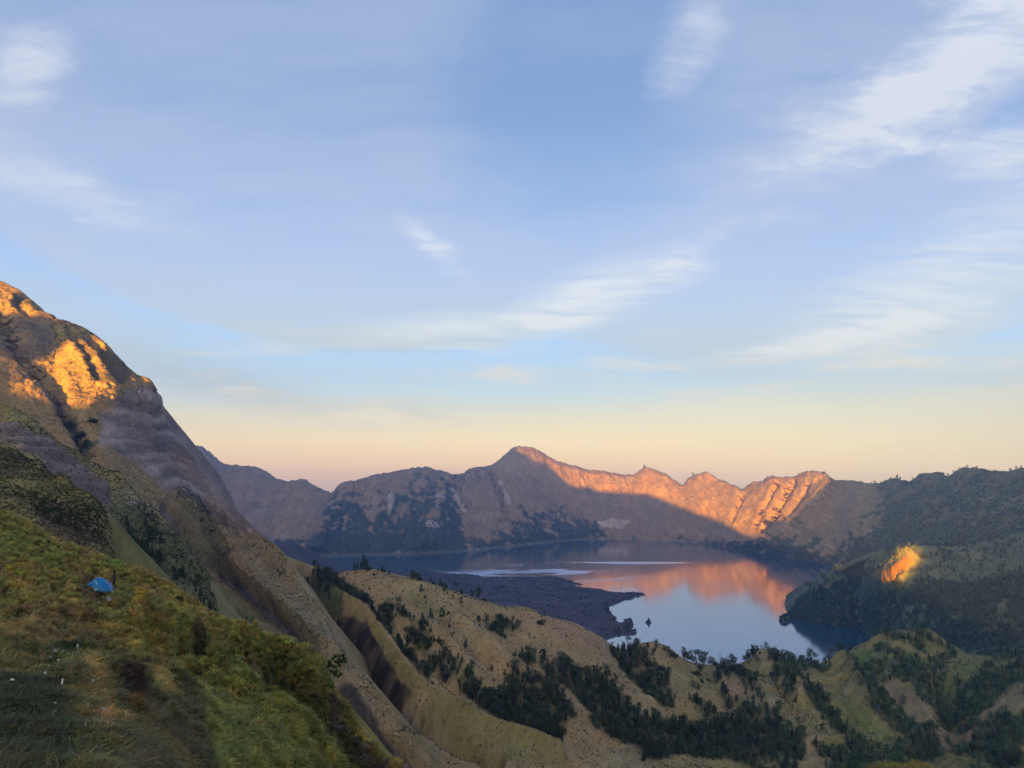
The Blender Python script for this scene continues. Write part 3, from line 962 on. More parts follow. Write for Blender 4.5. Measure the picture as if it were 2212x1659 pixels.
c = -carve(sl, RAVINE, 34, 17) + carve(sl, RIB1, 12, 14) \
    + carve(sl, z6([(680, 700), (850, 760), (1000, 830), (1100, 930), (1200, 1050)]), 12, 22) - carve(sl, z6([(720, 760), (830, 880), (950, 1000), (1100, 1130)]), 9, 12) \
    + carve(sl, z6([(1100, 700), (1300, 850), (1500, 1050), (1700, 1200), (1900, 1400)]), 12, 26) - carve(sl, z6([(1250, 900), (1400, 1050), (1600, 1180)]), 8, 12) \
    + carve(sl, z6([(1700, 740), (1850, 850), (2000, 950), (2150, 1080)]), 10, 26) - carve(sl, z6([(1000, 650), (1150, 800), (1300, 950)]), 6, 9) \
    - carve(sl, z7([(310, 780), (430, 950), (560, 1080), (680, 1180)]), 15, 18) + carve(sl, z7([(560, 850), (700, 980), (840, 1150), (900, 1300)]), 16, 26) \
    + carve(sl, z7([(1100, 1080), (1250, 1130), (1400, 1220), (1520, 1320)]), 14, 18) - carve(sl, z7([(1000, 1000), (1100, 1150), (1180, 1290)]), 14, 14) \
    + carve(sl, z7([(1360, 880), (1450, 980), (1560, 1080), (1659, 1200)]), 16, 14) - carve(sl, z7([(1330, 960), (1430, 1080), (1560, 1230), (1659, 1330)]), 14, 12) \
    + carve(sl, z8([(540, 900), (640, 1000), (740, 1150), (800, 1280)]), 22, 18) - carve(sl, z8([(420, 960), (540, 1130), (660, 1300), (860, 1500)]), 16, 16) \
    - carve(sl, z8([(680, 900), (780, 1080), (900, 1180), (1060, 1330)]), 20, 24) + carve(sl, z8([(760, 760), (900, 830), (1080, 900), (1150, 960)]), 14, 24) \
    - carve(sl, z8([(1180, 900), (1220, 1150), (1260, 1300), (1400, 1500)]), 34, 22)
UPZ = np.broadcast_to(np.array([0, 0, 1.0]), P.shape)
displace(sl, c * face * (1 - 0.45 * right), UPZ)
C = np.ones(P.shape) * np.array((0.195, 0.142, 0.075))
pt = fbm(P[..., 0] / 90, P[..., 1] / 90, P[..., 2] / 90, 5, 0.6)
pf = fbm(P[..., 0] / 22, P[..., 1] / 22, P[..., 2] / 22, 4, 0.6)
C = mixc(C, smooth(pt, -0.05, 0.3) * 0.7, (0.17, 0.145, 0.075))
C = mixc(C, smooth(sl.px, 1330, 1560) * (0.65 + 0.35 * smooth(pt, -0.2, 0.2)), (0.140, 0.122, 0.052))
C = mixc(C, smooth(sl.px, 1650, 1850) * 0.75 * smooth(pt + pf * .4, -0.3, 0.2), (0.086, 0.092, 0.034))
for poly, col, k in (
        (z6([(1380, 640), (2100, 700), (2200, 950), (1900, 900), (1500, 700)]), (0.215, 0.145, 0.095), .6),
        (z6([(780, 480), (900, 560), (1040, 620), (900, 640), (800, 560)]), (0.11, 0.115, 0.04), .6),
        (z6([(1000, 930), (1120, 1010), (1420, 1160), (1350, 1170), (1100, 1060)]), (0.2, 0.17, 0.08), .6),
        (z6([(340, 530), (460, 590), (440, 680), (560, 780), (640, 900), (720, 1010), (830, 1140), (1010, 1270), (830, 1200), (700, 1080), (620, 960), (560, 840), (480, 740), (380, 660)]), (0.135, 0.122, 0.04), .85),
        (z6([(900, 1260), (1100, 1300), (1300, 1400), (1550, 1500), (1850, 1640), (1850, 1700), (1350, 1660), (1100, 1450)]), (0.13, 0.115, 0.04), .7),
        (z7([(1110, 1090), (1260, 1100), (1400, 1220), (1520, 1320), (1400, 1310), (1260, 1210), (1150, 1300)]), (0.19, 0.14, 0.09), .7),
        (z7([(1360, 880), (1420, 950), (1500, 1000), (1659, 1150), (1659, 1250), (1500, 1120), (1400, 1000)]), (0.19, 0.16, 0.085), .7),
        (z8([(800, 1070), (900, 1080), (1000, 1150), (1180, 1210), (1200, 1270), (1050, 1330), (880, 1240), (820, 1150)]), (0.125, 0.095, 0.078), .6),
        (z8([(1200, 1350), (1400, 1390), (1590, 1370), (1560, 1500), (1400, 1659), (1250, 1600)]), (0.135, 0.105, 0.09), .5),
        (z8([(1825, 1060), (1700, 1200), (1560, 1320), (1700, 1360), (1825, 1300)]), (0.125, 0.10, 0.08), .5),
        (z8([(300, 1500), (380, 1470), (560, 1659), (300, 1659)]), (0.2, 0.155, 0.09), .9),
        (z8([(400, 1050), (600, 1250), (760, 1480), (940, 1500), (700, 1300), (520, 1120)]), (0.075, 0.105, 0.03), .7),
        (z8([(780, 760), (870, 740), (1000, 850), (1150, 850), (1180, 950), (1060, 920), (900, 880), (800, 800)]), (0.14, 0.128, 0.045), .7)):
    C = mixc(C, zone(sl, poly, 5, 9, 20) * k, col)
C = mixc(C, zone(sl, z8([(640, 830), (760, 860), (900, 950), (900, 1080), (700, 1050), (620, 950)]), 6, 12) * .7, (0.05, 0.085, 0.03))
C = mixc(C, zone(sl, z8([(1180, 900), (1300, 1000), (1825, 850), (1825, 1100), (1400, 1300), (1230, 1200)]), 8, 14) * .75, (0.07, 0.09, 0.035))
C = mixc(C, zone(sl, z6([(20, 330), (120, 380), (260, 450), (360, 530), (340, 640), (240, 600), (120, 480)]), 4, 8, 9) * .85, (0.06, 0.085, 0.035))
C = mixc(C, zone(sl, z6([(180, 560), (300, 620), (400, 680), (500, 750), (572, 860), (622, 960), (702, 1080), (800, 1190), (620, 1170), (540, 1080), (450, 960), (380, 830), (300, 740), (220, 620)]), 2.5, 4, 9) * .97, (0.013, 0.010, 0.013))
C = mixc(C, zone(sl, z6([(225, 640), (300, 660), (350, 750), (400, 850), (450, 960), (600, 1170), (520, 1090), (400, 940), (270, 790)]), 3, 5, 9), (0.12, 0.105, 0.105))
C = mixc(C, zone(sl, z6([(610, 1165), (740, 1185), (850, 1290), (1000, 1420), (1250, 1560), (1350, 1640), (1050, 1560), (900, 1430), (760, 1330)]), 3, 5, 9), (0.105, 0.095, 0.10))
C = mixc(C, lmask(sl, z6([(700, 745), (780, 830), (850, 920), (900, 960)]), 1.6, 1.2, 1) * .8, (0.26, 0.22, 0.18))
C = mixc(C, smooth(-g2 - .4 * g1, 0.05, 0.5) * 0.35 * face, (0.075, 0.068, 0.035))
C = mixc(C, smooth(-g4 + .5 * pf, .0, .6) * .30 * face, (0.10, 0.082, 0.04))
C = mixc(C, smooth(g4 + pf, .4, 1.0) * .25 * face, (0.26, 0.20, 0.12))
spots = smooth(fbm(P[..., 0] / 7, P[..., 1] / 7, P[..., 2] / 7, 3, 0.6) + 0.4 * pt, 0.42, 0.52)
C = mixc(C, spots * 0.7, (0.045, 0.045, 0.025))
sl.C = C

GROVES6 = [
    [(20, 320), (120, 360), (260, 420), (370, 490), (470, 580), (560, 660), (650, 640), (665, 740), (620, 800), (560, 760), (470, 640), (380, 560), (300, 520), (160, 440), (60, 380)],
    [(665, 670), (740, 660), (820, 700), (800, 715), (680, 700)],
    [(730, 770), (800, 765), (900, 820), (930, 875), (900, 900), (820, 860), (760, 810)],
    [(620, 800), (700, 850), (800, 920), (900, 1050), (940, 1130), (870, 1070), (780, 970), (690, 900)],
    [(880, 920), (1000, 900), (1060, 970), (1120, 1030), (1100, 1070), (1000, 1020), (900, 960)],
    [(1110, 1080), (1200, 1070), (1290, 1160), (1370, 1190), (1420, 1150), (1640, 1160), (1760, 1180), (1830, 1280), (1900, 1320), (1930, 1400), (1850, 1430), (1800, 1600), (1650, 1520), (1450, 1420), (1300, 1320), (1180, 1220)],
    [(1430, 1060), (1520, 1060), (1600, 1130), (1640, 1170), (1500, 1160), (1430, 1090)],
    [(1640, 960), (1760, 960), (1830, 960), (1900, 1010), (2000, 1070), (2110, 1090), (2212, 1180), (2212, 1460), (2100, 1370), (1980, 1270), (1900, 1180), (1800, 1110), (1700, 1020)],
    [(1290, 680), (1370, 700), (1430, 790), (1400, 815), (1350, 760), (1290, 710)], [(1380, 660), (1520, 700), (1530, 735), (1480, 735), (1390, 690)], [(1540, 930), (1600, 920), (1615, 950), (1580, 1000)]]
GROVES7 = [
    [(315, 800), (400, 810), (500, 830), (520, 880), (620, 1000), (690, 1080), (740, 1140), (640, 1175), (560, 1140), (540, 1070), (440, 1010), (380, 960), (380, 910), (320, 870)],
    [(0, 980), (100, 1010), (200, 1070), (300, 1080), (350, 1160), (470, 1270), (540, 1330), (640, 1350), (750, 1370), (850, 1400), (940, 1430), (1100, 1370), (1200, 1370), (1260, 1270), (1350, 1280), (1400, 1350), (1520, 1370), (1659, 1440), (1659, 1659), (700, 1659), (560, 1600), (350, 1480), (250, 1400), (100, 1220)],
    [(650, 1190), (740, 1230), (750, 1280), (700, 1270)], [(830, 1145), (930, 1185), (900, 1195)],
    [(1070, 1020), (1200, 1000), (1300, 1050), (1370, 1150), (1330, 1175), (1250, 1125), (1100, 1100), (1060, 1060)],
    [(880, 1290), (1000, 1270), (1080, 1320), (1040, 1350), (920, 1340)], [(1420, 1060), (1500, 1010), (1570, 1070), (1500, 1110)],
    [(1500, 1150), (1560, 1110), (1620, 1150), (1620, 1200), (1560, 1180)], [(1090, 1150), (1130, 1160), (1170, 1240), (1120, 1230)],
    [(620, 930), (650, 915), (690, 930), (680, 945), (630, 945)], [(715, 945), (750, 930), (785, 950), (770, 965), (730, 960)], [(900, 985), (940, 970), (985, 985), (960, 995), (910, 995)],
    [(620, 1330), (760, 1360), (900, 1460), (1000, 1659), (560, 1659)]]
GROVES8 = [[(1150, 860), (1230, 950), (1230, 1150), (1300, 1230), (1500, 1100), (1825, 960), (1825, 1080), (1650, 1250), (1500, 1350), (1300, 1350), (1230, 1300), (1180, 1150), (1150, 1000)],
           [(0, 1300), (120, 1340), (240, 1440), (300, 1480), (280, 1659), (0, 1659)], [(680, 1080), (760, 1120), (840, 1240), (1000, 1330), (1200, 1400), (1250, 1659), (1000, 1659), (900, 1560), (980, 1480), (800, 1330), (720, 1200)],
           [(220, 1060), (360, 1150), (460, 1280), (560, 1400), (700, 1540), (620, 1560), (480, 1400), (330, 1250)],
           [(930, 940), (1100, 960), (1190, 1080), (1190, 1180), (1050, 1130), (960, 1020)], [(1590, 1380), (1825, 1320), (1825, 1659), (1560, 1659)],
           [(50, 1010), (120, 980), (190, 1030), (110, 1070)], [(120, 1130), (180, 1090), (240, 1180), (220, 1210), (150, 1190)], [(950, 790), (1080, 800), (1120, 830), (1000, 830)],
           [(560, 1420), (760, 1550), (900, 1659), (640, 1659)]]
groves = [z6(p) for p in GROVES6] + [z7(p) for p in GROVES7] + [z8(p) for p in GROVES8]
gm = np.zeros(P.shape[:2])
loose = smooth(fbm(P[..., 0] / 55 + 3, P[..., 1] / 55, 1.0, 4, .6), .02, .22) * smooth(sl.px, 1480, 1780) * .9
gm = np.maximum(gm, loose)
for poly in groves:
    gm = np.maximum(gm, zone(sl, poly, 7, 15, 16))
sl.C = mixc(sl.C, gm * 0.8, (0.045, 0.05, 0.03))
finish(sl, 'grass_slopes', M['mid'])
sl.grove = gm

# ---- right-hand valley and the headland by the lake
SIL_V = [(1690, 1345), (1708, 1327), (1716, 1312), (1739, 1287), (1760, 1268), (1796, 1238), (1830, 1218), (1860, 1202), (1880, 1194), (1908, 1186), (1940, 1180), (1983, 1178), (2040, 1182), (2083, 1178), (2120, 1170), (2212, 1154), (2450, 1110)]
VD = [(1690, 3480), (1739, 3500), (1796, 3520), (1858, 3480), (1900, 3080), (1940, 2930), (1990, 2900), (2083, 2900), (2212, 2850), (2450, 2700)]
VS = [(1690, 1346), (1714, 1336), (1740, 1342), (1771, 1347), (1810, 1350), (1858, 1358), (1900, 1375), (2000, 1385), (2212, 1390), (2450, 1380)]


def v_row(kind):
    def r(px):
        sil = W(px, pchip(SIL_V, px), pchip(VD, px))
        Dsh = Dz(pchip(VS, px))
        land = smooth(px, 1850, 1930)
        b = W(px, pchip([(1690, 1346), (1880, 1375), (2000, 1400), (2212, 1400), (2450, 1390)], px), pchip([(1690, 3200), (1880, 2900), (1925, 2640), (2000, 2300), (2212, 1950), (2450, 1800)], px))
        shore = Wz(px, Dsh, 0.0 * px)
        foot = shore * (1 - land)[:, None] + b * land[:, None]
        wl = smooth(px, 1800, 1870)[:, None]
        sil = blur_cols(sil, 41) * wl + sil * (1 - wl) if kind != (0, 0) else sil
        if kind == 'foot':
            return foot
        if kind == 'under':
            lo = Wz(px, Dsh - 160, -34.0)
            bb = W(px, 1560.0 + 0 * px, 1500.0)
            return lo * (1 - land)[:, None] + bb * land[:, None]
        f, g = kind
        return Wz(px, sil[:, 1] + (foot[:, 1] - sil[:, 1]) * g, sil[:, 2] + (foot[:, 2] - sil[:, 2]) * f)
    return r


va = loft('valley', 1690, 2450, 1.8, [lambda px: v_row((0, 0))(px) + np.array([0, 500, -150.0]) * smooth(px, 1690, 1740)[:, None], v_row((0, 0)), v_row((.12, .2)), v_row((.45, .45)), v_row((.75, .75)), v_row('foot'), v_row('under')],
          [8, 26, 40, 44, 40, 40], sharp=(1,))
P = va.P
face = smooth(va.v, 0.97, 1.5) * (1 - (1 - smooth(va.px, 1860, 1930)) * smooth(va.v, 4.5, 5))
g1 = ridged((P[..., 0] + 0.5 * P[..., 1]) / 300, P[..., 1] / 700, .3, 4)
displace(va, face * (30 * g1 + 16 * fbm(P[..., 0] / 110, P[..., 1] / 110, P[..., 2] / 110, 4)) + face * 2.5 * fbm(P[..., 0] / 25, P[..., 1] / 25, P[..., 2] / 25, 3))
CLIFF = [(1868, 1252), (1885, 1243), (1900, 1232), (1925, 1226), (1945, 1212), (1955, 1200), (1970, 1198), (1972, 1212), (1962, 1235), (1950, 1254), (1925, 1258), (1900, 1254)]
cm = zone(va, CLIFF, 3, 3, 8)
# the outcrop: a steep face turned to the camera, backed by the flat top behind it
lipd, lips = line_dist(va.px, va.py, [(1850, 1290), (1885, 1280), (1905, 1270), (1930, 1262), (1948, 1248), (1958, 1238), (1978, 1230)])
drop = smooth(lips * lipd, -2, 24) * (1 - smooth(lipd, 60, 130))
side = smooth(va.px, 1850, 1880) * (1 - smooth(va.px, 1965, 2000))
P[..., 2] -= 0
va.P = va.P + np.array([0, 0, 1.0]) * ((58 + 22 * fbm(P[..., 0] / 30, P[..., 1] / 90, .5, 3)) * side * np.exp(-(lipd / 26) ** 2) * (lips <= 0) + (58 + 22 * fbm(P[..., 0] / 30, P[..., 1] / 90, .5, 3)) * side * (lips > 0) * np.exp(-(lipd / 8) ** 2))[..., None]
va.px, va.py = project(va.P)
cm = zone(va, CLIFF, 3, 3, 8)
displace(va, cm * (18 * ridged(P[..., 0] / 26, P[..., 1] / 90, P[..., 2] / 120, 3)))
C = np.ones(P.shape) * np.array((0.080, 0.095, 0.055))
pt = fbm(P[..., 0] / 150, P[..., 1] / 150, P[..., 2] / 150, 5, 0.6)
pf = fbm(P[..., 0] / 40, P[..., 1] / 40, P[..., 2] / 40, 4, 0.65)
C = mixc(C, smooth(pt, 0.02, 0.25) * 0.5, (0.14, 0.12, 0.08))
C = mixc(C, zone(va, [(1850, 1195), (1900, 1182), (2050, 1182), (2150, 1195), (2130, 1215), (1990, 1200), (1940, 1215), (1860, 1230)], 5, 9, 20) * .8, (0.135, 0.13, 0.075))
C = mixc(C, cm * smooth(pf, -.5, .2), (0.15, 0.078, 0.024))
C = mixc(C, zone(va, [(2070, 1285), (2110, 1268), (2150, 1262), (2165, 1285), (2120, 1290), (2080, 1300)], 4, 6) * .8, (0.17, 0.15, 0.065))
C = mixc(C, zone(va, [(2160, 1250), (2212, 1225), (2300, 1200), (2300, 1240), (2180, 1262)], 4, 8) * .6, (0.15, 0.135, 0.065))
vv = smooth(pf + 0.9 * pt + 0.25 * smooth(va.py, 1230, 1300), -0.1, 0.25) * (1 - cm)
vm = np.maximum(zone(va, [(1700, 1340), (1740, 1285), (1860, 1235), (1950, 1262), (2100, 1262), (2212, 1230), (2450, 1250), (2450, 1500), (1950, 1500), (1860, 1360)], 10, 12), 0.35 * vv)
C = mixc(C, vm * smooth(pf - 0.5 * pt, -0.5, -0.1) * 0.9, (0.050, 0.066, 0.042))
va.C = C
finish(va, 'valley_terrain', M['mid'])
va.forest = vm * smooth(pf - 0.8 * pt, -0.35, 0.0) * (1 - cm)
print('T lofts', _time.time() - _T0)

# ---- lava delta and the young dark cone
DELTA = [(560, 1215), (700, 1236), (800, 1236), (930, 1238), (1000, 1243), (1040, 1246), (1110, 1251), (1150, 1250), (1190, 1247), (1225, 1254), (1262, 1264), (1240, 1262), (1215, 1262),
         (1258, 1271), (1300, 1276), (1322, 1284), (1350, 1282), (1388, 1282), (1392, 1286), (1372, 1290), (1352, 1294), (1330, 1304), (1313, 1312), (1318, 1325), (1330, 1334), (1333, 1345), (1345, 1347),
         (1349, 1339), (1358, 1336), (1367, 1342), (1370, 1352), (1364, 1358), (1356, 1361), (1360, 1364), (1372, 1360), (1373, 1372), (1340, 1371), (1320, 1378), (1300, 1382), (1260, 1400),
         (1100, 1420), (800, 1420), (560, 1400)]
dw = [tuple(Wz(a, Dz(b), 0.0)[:2]) for a, b in DELTA]
gx = np.arange(-2300, 1000, 9.0)
gy = np.arange(2700, 5900, 9.0)
GX, GY = np.meshgrid(gx, gy)
sd = poly_sdf(GX, GY, dw)
sd = sd + 30 * fbm(GX / 70, GY / 70, 0.1, 5, 0.65)
n1 = fbm(GX / 130, GY / 130, 0.4, 5, 0.6)
n2 = fbm(GX / 28, GY / 28, 0.7, 3, 0.6)
inl = smooth(-sd, 0, 90)
Z = np.where(sd < 0, 1.0 + np.minimum(-sd * 0.30, 7) + inl * (12 + 22 * n1) + 3.5 * n2 * smooth(-sd, 4, 30), -np.minimum(sd * 0.5, 34))
ca = Wz(597.0, 4550.0, 0.0)
rad = np.hypot(GX - ca[0], (GY - ca[1]))
cone = 262 - rad * 0.57 * (1 + 0.08 * fbm(GX / 90, GY / 90, 2.0, 3))
crater = 205 + rad * 0.25
Z = np.maximum(Z, np.minimum(cone, crater))
pond = poly_sdf(GX, GY, [tuple(Wz(a, Dz(b), 0.0)[:2]) for a, b in [(1034, 1250), (1042, 1246), (1062, 1246), (1058, 1252), (1046, 1255)]])
Z = np.where(pond < 22, np.minimum(Z, -3.0 + np.maximum(pond, 0) * 0.3), Z)
la = Land(); la.name = 'lava'; la.P = np.stack([GX, GY, Z], -1); la.px, la.py = project(la.P)
C = np.ones(la.P.shape) * np.array((0.050, 0.042, 0.048))
C = mixc(C, smooth(n1 + n2 * .5, -.1, .3) * .6, (0.075, 0.062, 0.068))
C = mixc(C, smooth(fbm(GX / 45, GY / 45, 5.5, 4, .6), .2, .4) * .6, (0.03, 0.036, 0.03))
cmask = smooth(cone, 0, 30)
C = mixc(C, cmask, (0.045, 0.036, 0.038))
C = mixc(C, cmask * smooth(fbm(GX / 60, GY / 60, 8.5, 4, .6) - (GX - ca[0]) / 900, .0, .4) * .6, (0.15, 0.11, 0.11))
la.C = C
keep = sd < 60
finish(la, 'lava_field', M['lava'])

# ---- lake and ground sheet
def mat_water():
    m, N = mat_new('lake_water')
    geo = N.new('ShaderNodeNewGeometry').outputs['Position']
    sc = N.vmath('MULTIPLY', geo, (1 / 1000, 1 / 1000, 0))
    # ruffled streaks where the wind touches the lake
    mp = N.new('ShaderNodeMapping')
    N.put(mp.inputs['Vector'], sc)
    mp.inputs['Rotation'].default_value = (0, 0, math.radians(12))
    mp.inputs['Scale'].default_value = (0.9, 1.9, 1)
    st = N.noise(mp.outputs[0], 1.5, 6, 0.6, 0.6)

    def spot(px, py, rx, ry):
        c = Wz(float(px), float(Dz(py)), 0.0)
        d = N.vmath('SUBTRACT', geo, (float(c[0]), float(c[1]), 0))
        return N.maprange(N.vmath('LENGTH', N.vmath('MULTIPLY', d, (1 / rx, 1 / ry, 0))), 0.2, 1.0, 1.0, 0.0)
    area = N.math('MAXIMUM', spot(1150, 1242, 900, 430), spot(1200, 1225, 620, 300))
    area = N.math('MAXIMUM', area, N.math('MULTIPLY', spot(1330, 1216, 800, 110), .8))
    patch = N.math('MULTIPLY', N.maprange(st, 0.45, 0.58), area)
    faint = N.math('MULTIPLY', N.maprange(N.noise(mp.outputs[0], 2.6, 6, 0.65, 1.2), 0.5, 0.68), 0.10)
    ruf = N.math('MAXIMUM', patch, faint)
    wv = N.noise(N.vmath('MULTIPLY', geo, (1 / 40, 1 / 22, 0)), 1.0, 3, 0.6)
    bp = N.new('ShaderNodeBump')
    bp.inputs['Strength'].default_value = 0.05
    bp.inputs['Distance'].default_value = 2.0
    N.put(bp.inputs['Height'], wv)
    gl = N.new('ShaderNodeBsdfGlossy')
    gl.inputs['Color'].default_value = (0.93, 0.95, 1.0, 1)
    N.put(gl.inputs['Roughness'], N.math('ADD', 0.09, N.math('MULTIPLY', ruf, 0.42)))
    N.put(gl.inputs['Normal'], bp.outputs[0])
    df = N.new('ShaderNodeBsdfDiffuse')
    df.inputs['Color'].default_value = (0.008, 0.085, 0.16, 1)
    fr = N.new('ShaderNodeFresnel')
    fr.inputs['IOR'].default_value = 2.35
    mx = N.new('ShaderNodeMixShader')
    N.put(mx.inputs[0], N.math('MINIMUM', N.math('ADD', N.math('ADD', fr.outputs[0], 0.19), N.math('MULTIPLY', patch, 0.35)), 0.97))
    N.put(mx.inputs[1], df.outputs[0])
    N.put(mx.inputs[2], gl.outputs[0])
    out = N.new('ShaderNodeOutputMaterial')
    N.put(out.inputs[0], mx.outputs[0])
    return m


lake = link('lake', mesh_from('lake', [(-3600, 2300, 0), (4200, 2300, 0), (4200, 7600, 0), (-3600, 7600, 0)], [[0, 1, 2, 3]], mat_water(), False))
tag(lake, kind='structure')
ground = link('ground', mesh_from('ground', [(-9000, -2600, -45), (9000, -2600, -45), (9000, 9400, -45), (-9000, 9400, -45)], [[0, 1, 2, 3]],
                                  mat_simple('bare_ground', (0.1, 0.09, 0.06), scale=0.01), False))
tag(ground, kind='structure')

# ---- near meadow
SIL_N = [(-300, 1000), (-200, 1040), (0, 1103), (30, 1117), (60, 1130), (100, 1158), (140, 1172), (170, 1185), (205, 1197), (240, 1210), (270, 1222), (300, 1234), (330, 1248), (345, 1262), (370, 1275), (390, 1288),
         (402, 1308), (412, 1325), (430, 1338), (460, 1350), (490, 1362), (520, 1374), (560, 1388), (600, 1404), (650, 1424), (680, 1442), (700, 1460), (716, 1485), (735, 1508), (760, 1534), (780, 1562), (800, 1588), (825, 1618),
         (840, 1640), (860, 1665), (900, 1740), (1000, 1850), (1300, 1960), (1600, 1950), (1800, 1790), (1850, 1740), (1880, 1692), (1902, 1668), (1930, 1660), (1960, 1663), (1985, 1659), (2003, 1668), (2020, 1690), (2060, 1740), (2150, 1800), (2350, 1850)]
ND = [(-300, 140), (0, 140), (215, 150), (400, 130), (520, 112), (700, 92), (860, 72), (1300, 60), (1940, 40), (2350, 45)]
NR = {'A': ([(-300, 1080), (-200, 1110), (0, 1180), (215, 1272), (400, 1350), (600, 1440), (700, 1500), (800, 1625), (860, 1695), (900, 1790), (1000, 1900), (1300, 2010), (1600, 2000), (1850, 1760), (1940, 1690), (2060, 1760), (2350, 1900)],
            [(-300, 100), (0, 100), (215, 95), (400, 90), (600, 84), (800, 70), (1300, 55), (1940, 36), (2350, 40)]),
      'B': ([(-300, 1200), (0, 1280), (215, 1370), (400, 1440), (600, 1520), (700, 1572), (800, 1665), (900, 1840), (1300, 2080), (1600, 2070), (1940, 1780), (2350, 1980)],
            [(-300, 55), (0, 55), (215, 52), (400, 58), (600, 69), (800, 65), (1300, 50), (1940, 33), (2350, 36)]),
      'C': ([(-300, 1360), (0, 1420), (215, 1480), (400, 1530), (600, 1590), (700, 1640), (800, 1730), (900, 1900), (1300, 2160), (1600, 2150), (1940, 1880), (2350, 2060)],
            [(-300, 26), (0, 26), (215, 28), (400, 38), (600, 54), (800, 60), (1300, 45), (1940, 30), (2350, 32)]),
      'E': ([(-300, 1560), (0, 1580), (215, 1600), (400, 1640), (600, 1690), (800, 1820), (900, 1980), (1300, 2260), (1600, 2250), (1940, 1990), (2350, 2160)],
            [(-300, 13), (0, 13), (215, 14), (400, 22), (600, 42), (800, 54), (1300, 40), (1940, 27), (2350, 28)]),
      'G': ([(-300, 1860), (0, 1860), (400, 1880), (800, 1990), (1300, 2400), (1600, 2400), (1940, 2140), (2350, 2300)],
            [(-300, 6), (0, 6), (215, 6.5), (400, 12), (600, 32), (800, 46), (1300, 34), (1940, 23), (2350, 24)])}


def n_row(k):
    def r(px):
        if k == 'S':
            return W(px, pchip(SIL_N, px), pchip(ND, px))
        return W(px, pchip(NR[k][0], px), pchip(NR[k][1], px))
    return r


ne = loft('near', -300, 2350, 2.6, [lambda px: n_row('S')(px) + np.array([12, 25, -26.0]), n_row('S'), n_row('A'), n_row('B'), n_row('C'), n_row('E'), n_row('G')], [8, 34, 34, 40, 46, 36], sharp=(1,))
P = ne.P
face = smooth(ne.v, 1.0, 1.5)
Dd = P[..., 1]
amp = np.clip(Dd / 60, 0.25, 1.6)
displace(ne, (0.25 + face) * (1.5 * amp * fbm(P[..., 0] / 14, P[..., 1] / 14, P[..., 2] / 14, 4) + 0.55 * amp * fbm(P[..., 0] / 2.2, P[..., 1] / 2.2, P[..., 2] / 2.2, 3) + .5 * amp * ridged((P[..., 0] + .6 * P[..., 1]) / 9, (P[..., 1] - .6 * P[..., 0]) / 3.5, .3, 3)) * (ne.px < 1500)
         + 0.5 * fbm(P[..., 0] / 3, P[..., 1] / 3, P[..., 2] / 3, 4) * (ne.px >= 1500), np.broadcast_to(np.array([0, 0, 1.0]), P.shape))
pf0 = fbm(P[..., 0] / 2.5, P[..., 1] / 2.5, P[..., 2] / 2.5, 3, 0.6)
bowl = zone(ne, [(412, 1465), (500, 1445), (600, 1445), (690, 1480), (760, 1545), (830, 1645), (860, 1700), (760, 1700), (690, 1620), (560, 1550), (470, 1495), (425, 1490)], 18, 8, 30)
hum = 1 - np.abs(perlin(P[..., 0] / 1.25 + .4 * pf0, P[..., 1] / 1.9, P[..., 2] / 1.25)) * 2.2
hum2 = 1 - np.abs(perlin(P[..., 0] / 3.1 + 7, P[..., 1] / 4.4, P[..., 2] / 3.1)) * 2.0
farm = smooth(P[..., 1], 16, 34)
displace(ne, face * farm * (.42 * hum + .5 * hum2) * (ne.px < 1500), np.broadcast_to(np.array([0, 0, 1.0]), P.shape))
c = carve(ne, [(300, 1420), (420, 1452), (470, 1500), (560, 1548), (640, 1592), (700, 1628), (770, 1675)], 2.2, 26) - 3.0 * bowl \
    + carve(ne, [(410, 1400), (500, 1425), (600, 1440), (690, 1475)], 1.6, 16) + carve(ne, [(180, 1330), (280, 1340), (370, 1380)], 1.0, 30) - carve(ne, [(330, 1420), (300, 1360), (230, 1330)], 0.8, 18) \
    + carve(ne, [(150, 1500), (260, 1490), (350, 1520)], 0.5, 30)
tentpad = np.exp(-(((ne.px - 215) / 45) ** 2 + ((ne.py - 1276) / 16) ** 2))
displace(ne, c * (ne.px < 1500), np.broadcast_to(np.array([0, 0, 1.0]), P.shape))
C = np.ones(P.shape) * np.array((0.175, 0.140, 0.038))
pt = fbm(P[..., 0] / 9, P[..., 1] / 9, P[..., 2] / 9, 5, 0.6)
pf = fbm(P[..., 0] / 2.5, P[..., 1] / 2.5, P[..., 2] / 2.5, 4, 0.6)
C = mixc(C, smooth(pt, -0.1, 0.3) * 0.6, (0.105, 0.115, 0.03))
C = mixc(C, smooth(-pt + 0.4 * pf, 0.0, 0.35) * 0.6, (0.16, 0.105, 0.045))
